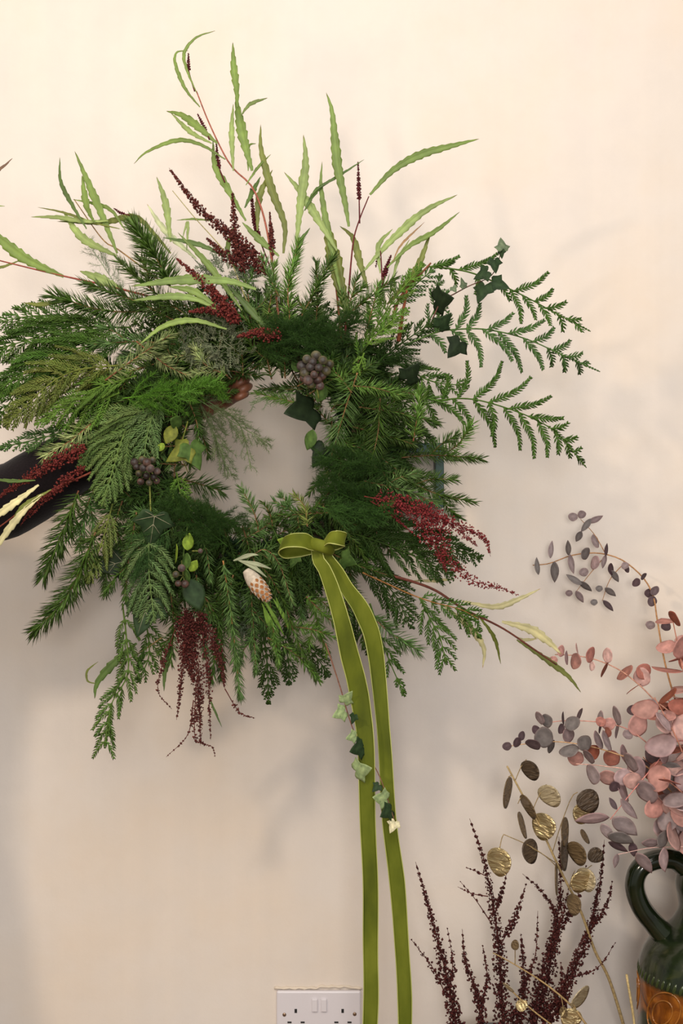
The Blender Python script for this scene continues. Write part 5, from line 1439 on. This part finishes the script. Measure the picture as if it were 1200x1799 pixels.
# 1 grey arc against the wall
o, p = euc_stem(mouth(-.012, .01) + [P(1215, 1330, .2), P(1172, 1180, .15), P(1155, 1090, .11), P(1148, 1048, .09), P(1130, 1015, .075), P(1095, 985, .065), P(1060, 973, .055), P(1030, 972, .05), P(1000, 977, .05), P(965, 990, .05), P(936, 993, .05)], 2.2, rgb(168, 124, 84),
                'grey-mauve eucalyptus branch arching left across the wall, highest of all',
                [[P(1065, 975, .055), P(1045, 940, .05), P(1020, 912, .05)], [P(1064, 976, .055), P(1035, 1010, .05), P(1012, 1040, .05)], [P(1098, 988, .06), P(1072, 1018, .05), P(1058, 1056, .045)]])
for a in [(945, 995, 4, 15, 92, 'grey'), (969, 966, 6, 15, 80, 'mauve'), (974, 1004, 8, 18, 268, 'grey'), (998, 963, 4, 13, 95, 'grey'), (1005, 990, 7, 17, 285, 'mauve'), (1029, 973, 9, 11, 60, 'grey'), (1007, 908, 8, 8, 170, 'mauve'), (1022, 904, 12, 7.5, 20, 'mauve'), (1046, 912, 5, 14, 28, 'mauve'), (1030, 922, 6, 14, 230, 'grey'), (1017, 942, 6, 10, 240, 'grey'),
          (1046, 950, 8, 12, 300, 'mauve'), (1066, 966, 4, 11, 80, 'plum'), (1062, 986, 6, 12, 260, 'mauve'), (1045, 988, 6, 12, 250, 'blush'), (1026, 1005, 12, 8, 200, 'mauve'), (1010, 1018, 6, 16, 145, 'grey'), (1028, 1030, 6, 14, 320, 'grey'), (1000, 1042, 11, 6, 180, 'mauve'), (1018, 1048, 6, 12, 300, 'mauve'), (1053, 1034, 14, 6, 180, 'grey'), (1072, 1040, 6, 12, 320, 'grey'), (1044, 1058, 14, 6, 180, 'grey'), (1068, 1064, 4, 13, 310, 'plum'), (1074, 1000, 7, 10, 90, 'plum'), (1080, 1012, 6, 12, 300, 'grey'),
          (1098, 994, 9, 7, 20, 'mauve'), (1101, 998, 6, 8, 300, 'plum'), (1118, 1023, 6, 8, 230, 'plum'), (1131, 1013, 5, 7, 45, 'plum'), (1142, 1042, 9, 9, 190, 'plum'), (1150, 1038, 6, 9, 60, 'plum'), (1146, 1056, 10, 9, 260, 'plum'), (1143, 1098, 14, 8, 170, 'mauve'), (1170, 1100, 9, 9, 330, 'plum')]:
    eleaf(o, *a, (.058 if a[0] < 1090 else .085) + rng.uniform(-.008, .012), 0)
auto_leaves(o, p, .30, .42, .03, .042, ['coral', 'rust', 'pink'])
# 2 coral arc pointing left
o, p = euc_stem(mouth(-.02, -.005) + [P(1222, 1340, .24), P(1185, 1262, .24), P(1150, 1230, .235), P(1125, 1205, .23), P(1090, 1178, .22), P(1050, 1160, .21), P(1012, 1152, .2), P(975, 1150, .2)], 2.0, rgb(190, 140, 120), 'coral pink eucalyptus branch of round leaves whose tip meets the wreath leaves')
for a in [(972, 1160, 9, 8, 200, 'coral'), (986, 1144, 8, 10, 80, 'coral'), (996, 1155, 5, 12, 280, 'blush'), (1011, 1161, 8, 14, 255, 'rust'), (1014, 1139, 3, 9, 95, 'pink'), (1038, 1151, 10, 14, 70, 'coral'), (1040, 1170, 4, 8, 260, 'pink'), (1067, 1152, 7, 13, 95, 'pink'), (1063, 1176, 6, 14, 250, 'rust'), (1097, 1182, 4, 17, 50, 'rust'), (1113, 1211, 3, 15, 30, 'rust'), (1128, 1190, 15, 16, 100, 'pink'), (1131, 1180, 16, 14, 60, 'coral')]:
    eleaf(o, *a, .215, 0)
auto_leaves(o, p, .36, .62, .032, .046, ['coral', 'pink', 'rust'])
# 3 upper mauve branch
o, p = euc_stem(mouth(-.028, .0) + [P(1205, 1400, .25), P(1160, 1330, .26), P(1110, 1285, .255), P(1060, 1270, .25), P(1000, 1266, .24), P(958, 1270, .235)], 1.8, rgb(196, 140, 126), 'mauve eucalyptus branch reaching left above the two lower mauve ones')
for a in [(948, 1262, 6, 12, 110, 'mauve'), (960, 1266, 10, 12, 300, 'grey'), (990, 1262, 4, 11, 85, 'plum'), (1005, 1271, 11, 14, 40, 'grey'), (1019, 1255, 6, 11, 80, 'mauve'), (999, 1291, 12, 13, 270, 'mauve'), (986, 1280, 5, 9, 240, 'plum'), (1054, 1262, 3, 13, 90, 'mauve'), (1056, 1276, 5, 12, 270, 'plum'), (1083, 1258, 4, 17, 105, 'mauve'), (1085, 1282, 6, 14, 260, 'mauve'), (1070, 1272, 12, 12, 200, 'coral'), (1056, 1268, 10, 9, 150, 'coral'), (1068, 1286, 5, 9, 260, 'rust'), (1103, 1290, 18, 9, 320, 'mauve'), (1122, 1274, 20, 21, 100, 'coral'), (1145, 1240, 15, 13, 150, 'mauve'), (1112, 1247, 9, 10, 190, 'plum')]:
    eleaf(o, *a, .25 + rng.uniform(-.012, .012))
auto_leaves(o, p, .25, .55, .034, .044, ['coral', 'pink', 'mauve'])
# 4 lower mauve branch
o, p = euc_stem(mouth(-.03, -.01) + [P(1200, 1420, .27), P(1140, 1350, .28), P(1075, 1322, .275), P(1020, 1308, .27), P(970, 1303, .265), P(915, 1308, .26), P(888, 1312, .26)], 1.8, rgb(190, 150, 110), 'plum and grey eucalyptus branch with the leftmost leaf tip over the pods')
for a in [(891, 1311, 9, 8, 190, 'plum'), (909, 1304, 8, 9, 240, 'plum'), (917, 1293, 7, 8, 80, 'plum'), (936, 1308, 10, 14, 310, 'plum'), (956, 1296, 18, 18, 100, 'grey'), (943, 1283, 8, 9, 120, 'plum'), (969, 1311, 8, 12, 240, 'grey'), (1000, 1318, 8, 17, 200, 'grey'), (1027, 1306, 14, 14, 60, 'grey'), (1052, 1300, 8, 16, 110, 'mauve'), (1066, 1300, 8, 18, 300, 'mauve'), (1012, 1332, 22, 14, 170, 'rust'), (1042, 1322, 14, 13, 60, 'rust'), (1075, 1332, 19, 15, 150, 'rust'), (1098, 1325, 9, 16, 90, 'blush')]:
    eleaf(o, *a, .272 + rng.uniform(-.012, .01))
auto_leaves(o, p, .3, .5, .03, .046, ['coral', 'pink', 'rust', 'mauve'])
# 5 coral low branch
o, p = euc_stem(mouth(-.02, -.02) + [P(1190, 1440, .29), P(1120, 1362, .30), P(1060, 1346, .295), P(1012, 1342, .29)], 1.8, rgb(214, 168, 152), 'dusty pink eucalyptus branch with heart-shaped leaf just above gold pod')
for a in [(1041, 1360, 10, 18, 265, 'mauve'), (1034, 1330, 6, 14, 110, 'mauve'), (1067, 1366, 15, 16, 300, 'pink'), (1095, 1365, 17, 16, 200, 'blush'), (1095, 1386, 10, 22, 300, 'blush'), (1118, 1350, 14, 20, 80, 'blush'), (1112, 1372, 16, 16, 180, 'pink'), (1108, 1340, 8, 18, 110, 'mauve'), (1080, 1382, 10, 10, 240, 'plum')]:
    eleaf(o, *a, .3 + rng.uniform(-.01, .012))
auto_leaves(o, p, .2, .6, .032, .048, ['pink', 'blush', 'coral', 'rust'])
# 6 stem coming forward and down with the largest pale leaf
o, p = euc_stem(mouth(-.01, -.03) + [P(1225, 1330, .30), P(1190, 1302, .31), P(1150, 1345, .325), P(1110, 1392, .335), P(1072, 1440, .335)], 1.8, rgb(206, 132, 124), 'drooping eucalyptus branch ending in the large pale pink leaf over gold pods')
for a in [(1042, 1440, 13, 29, 190, 'blush_oval'), (1097, 1452, 17, 27, 320, 'mauve_oval'), (1105, 1420, 8, 22, 310, 'mauve_oval'), (1078, 1412, 6, 13, 130, 'plum_oval'), (1090, 1474, 14, 26, 330, 'grey_oval'), (1066, 1462, 10, 18, 300, 'mauve_oval'), (1085, 1488, 8, 18, 340, 'plum_oval'), (1112, 1492, 8, 12, 280, 'plum_oval'), (1136, 1392, 16, 22, 130, 'mauve'), (1150, 1420, 20, 18, 220, 'coral'), (1180, 1360, 22, 24, 260, 'grey'), (1168, 1320, 14, 22, 80, 'blush'), (1168, 1270, 17, 19, 95, 'pink'), (1172, 1440, 16, 20, 250, 'mauve')]:
    eleaf(o, *a, .335 + rng.uniform(-.012, .012), 0 if a[5] == 'blush_oval' else None)
auto_leaves(o, p, .2, .5, .032, .048, ['pink', 'blush', 'coral'])
# 7 lowest branch in front of the handle
o, p = euc_stem(mouth(-.025, -.028) + [P(1225, 1484, .32), P(1180, 1488, .33), P(1140, 1490, .34), P(1082, 1502, .34)], 1.5, rgb(206, 168, 160), 'lowest eucalyptus twig, its mauve leaves hanging over the jug handle')
for a in [(1083, 1512, 7, 12, 250, 'mauve_oval'), (1131, 1516, 12, 24, 300, 'mauve_oval'), (1168, 1510, 12, 23, 285, 'blush_oval'), (1143, 1482, 10, 16, 170, 'mauve_oval'), (1165, 1475, 12, 16, 60, 'grey_oval'), (1185, 1470, 14, 24, 95, 'pink')]:
    eleaf(o, *a, .345)
# 8 the upright bushy branches at the picture's edge
for i, (pts, tones, label) in enumerate([
    ([P(1235, 1330, .26), P(1205, 1200, .27), P(1180, 1080, .25)], ['coral', 'rust', 'coral', 'pink'], 'upright coral eucalyptus branch at the right edge under the grey arc'),
    ([P(1240, 1340, .21), P(1228, 1200, .19), P(1222, 1085, .18)], ['coral', 'pink'], 'coral eucalyptus branch farthest right, cut by the picture edge'),
    ([P(1225, 1400, .33), P(1190, 1300, .35), P(1150, 1225, .345)], ['pink', 'coral', 'rust', 'blush'], 'bushy pink eucalyptus branch in front of the coral ones'),
    ([P(1230, 1450, .34), P(1205, 1400, .36), P(1165, 1365, .365)], ['mauve', 'pink', 'blush', 'coral'], 'short mauve-pink eucalyptus branch just above the jug mouth'),
    ([P(1210, 1440, .16), P(1170, 1380, .15), P(1130, 1330, .15)], ['rust', 'plum', 'rust'], 'rust-brown eucalyptus branch in the shade behind the pink ones'),
    ([P(1225, 1420, .17), P(1205, 1330, .16), P(1175, 1230, .16)], ['rust', 'coral', 'plum'], 'dark coral eucalyptus branch deep in the middle of the bunch'),
    ([P(1240, 1460, .30), P(1225, 1420, .33), P(1190, 1440, .34)], ['mauve', 'grey', 'pink'], 'short grey-mauve eucalyptus twig above the jug handle')]):
    a = 2 * math.pi * i / 6
    o, p = euc_stem(mouth(.024 * math.cos(a), .024 * math.sin(a)) + pts, 2.2, rgb(176, 120, 100), label)
    auto_leaves(o, p, .32 if i < 3 else .4, 1.0, .023, .054, tones)
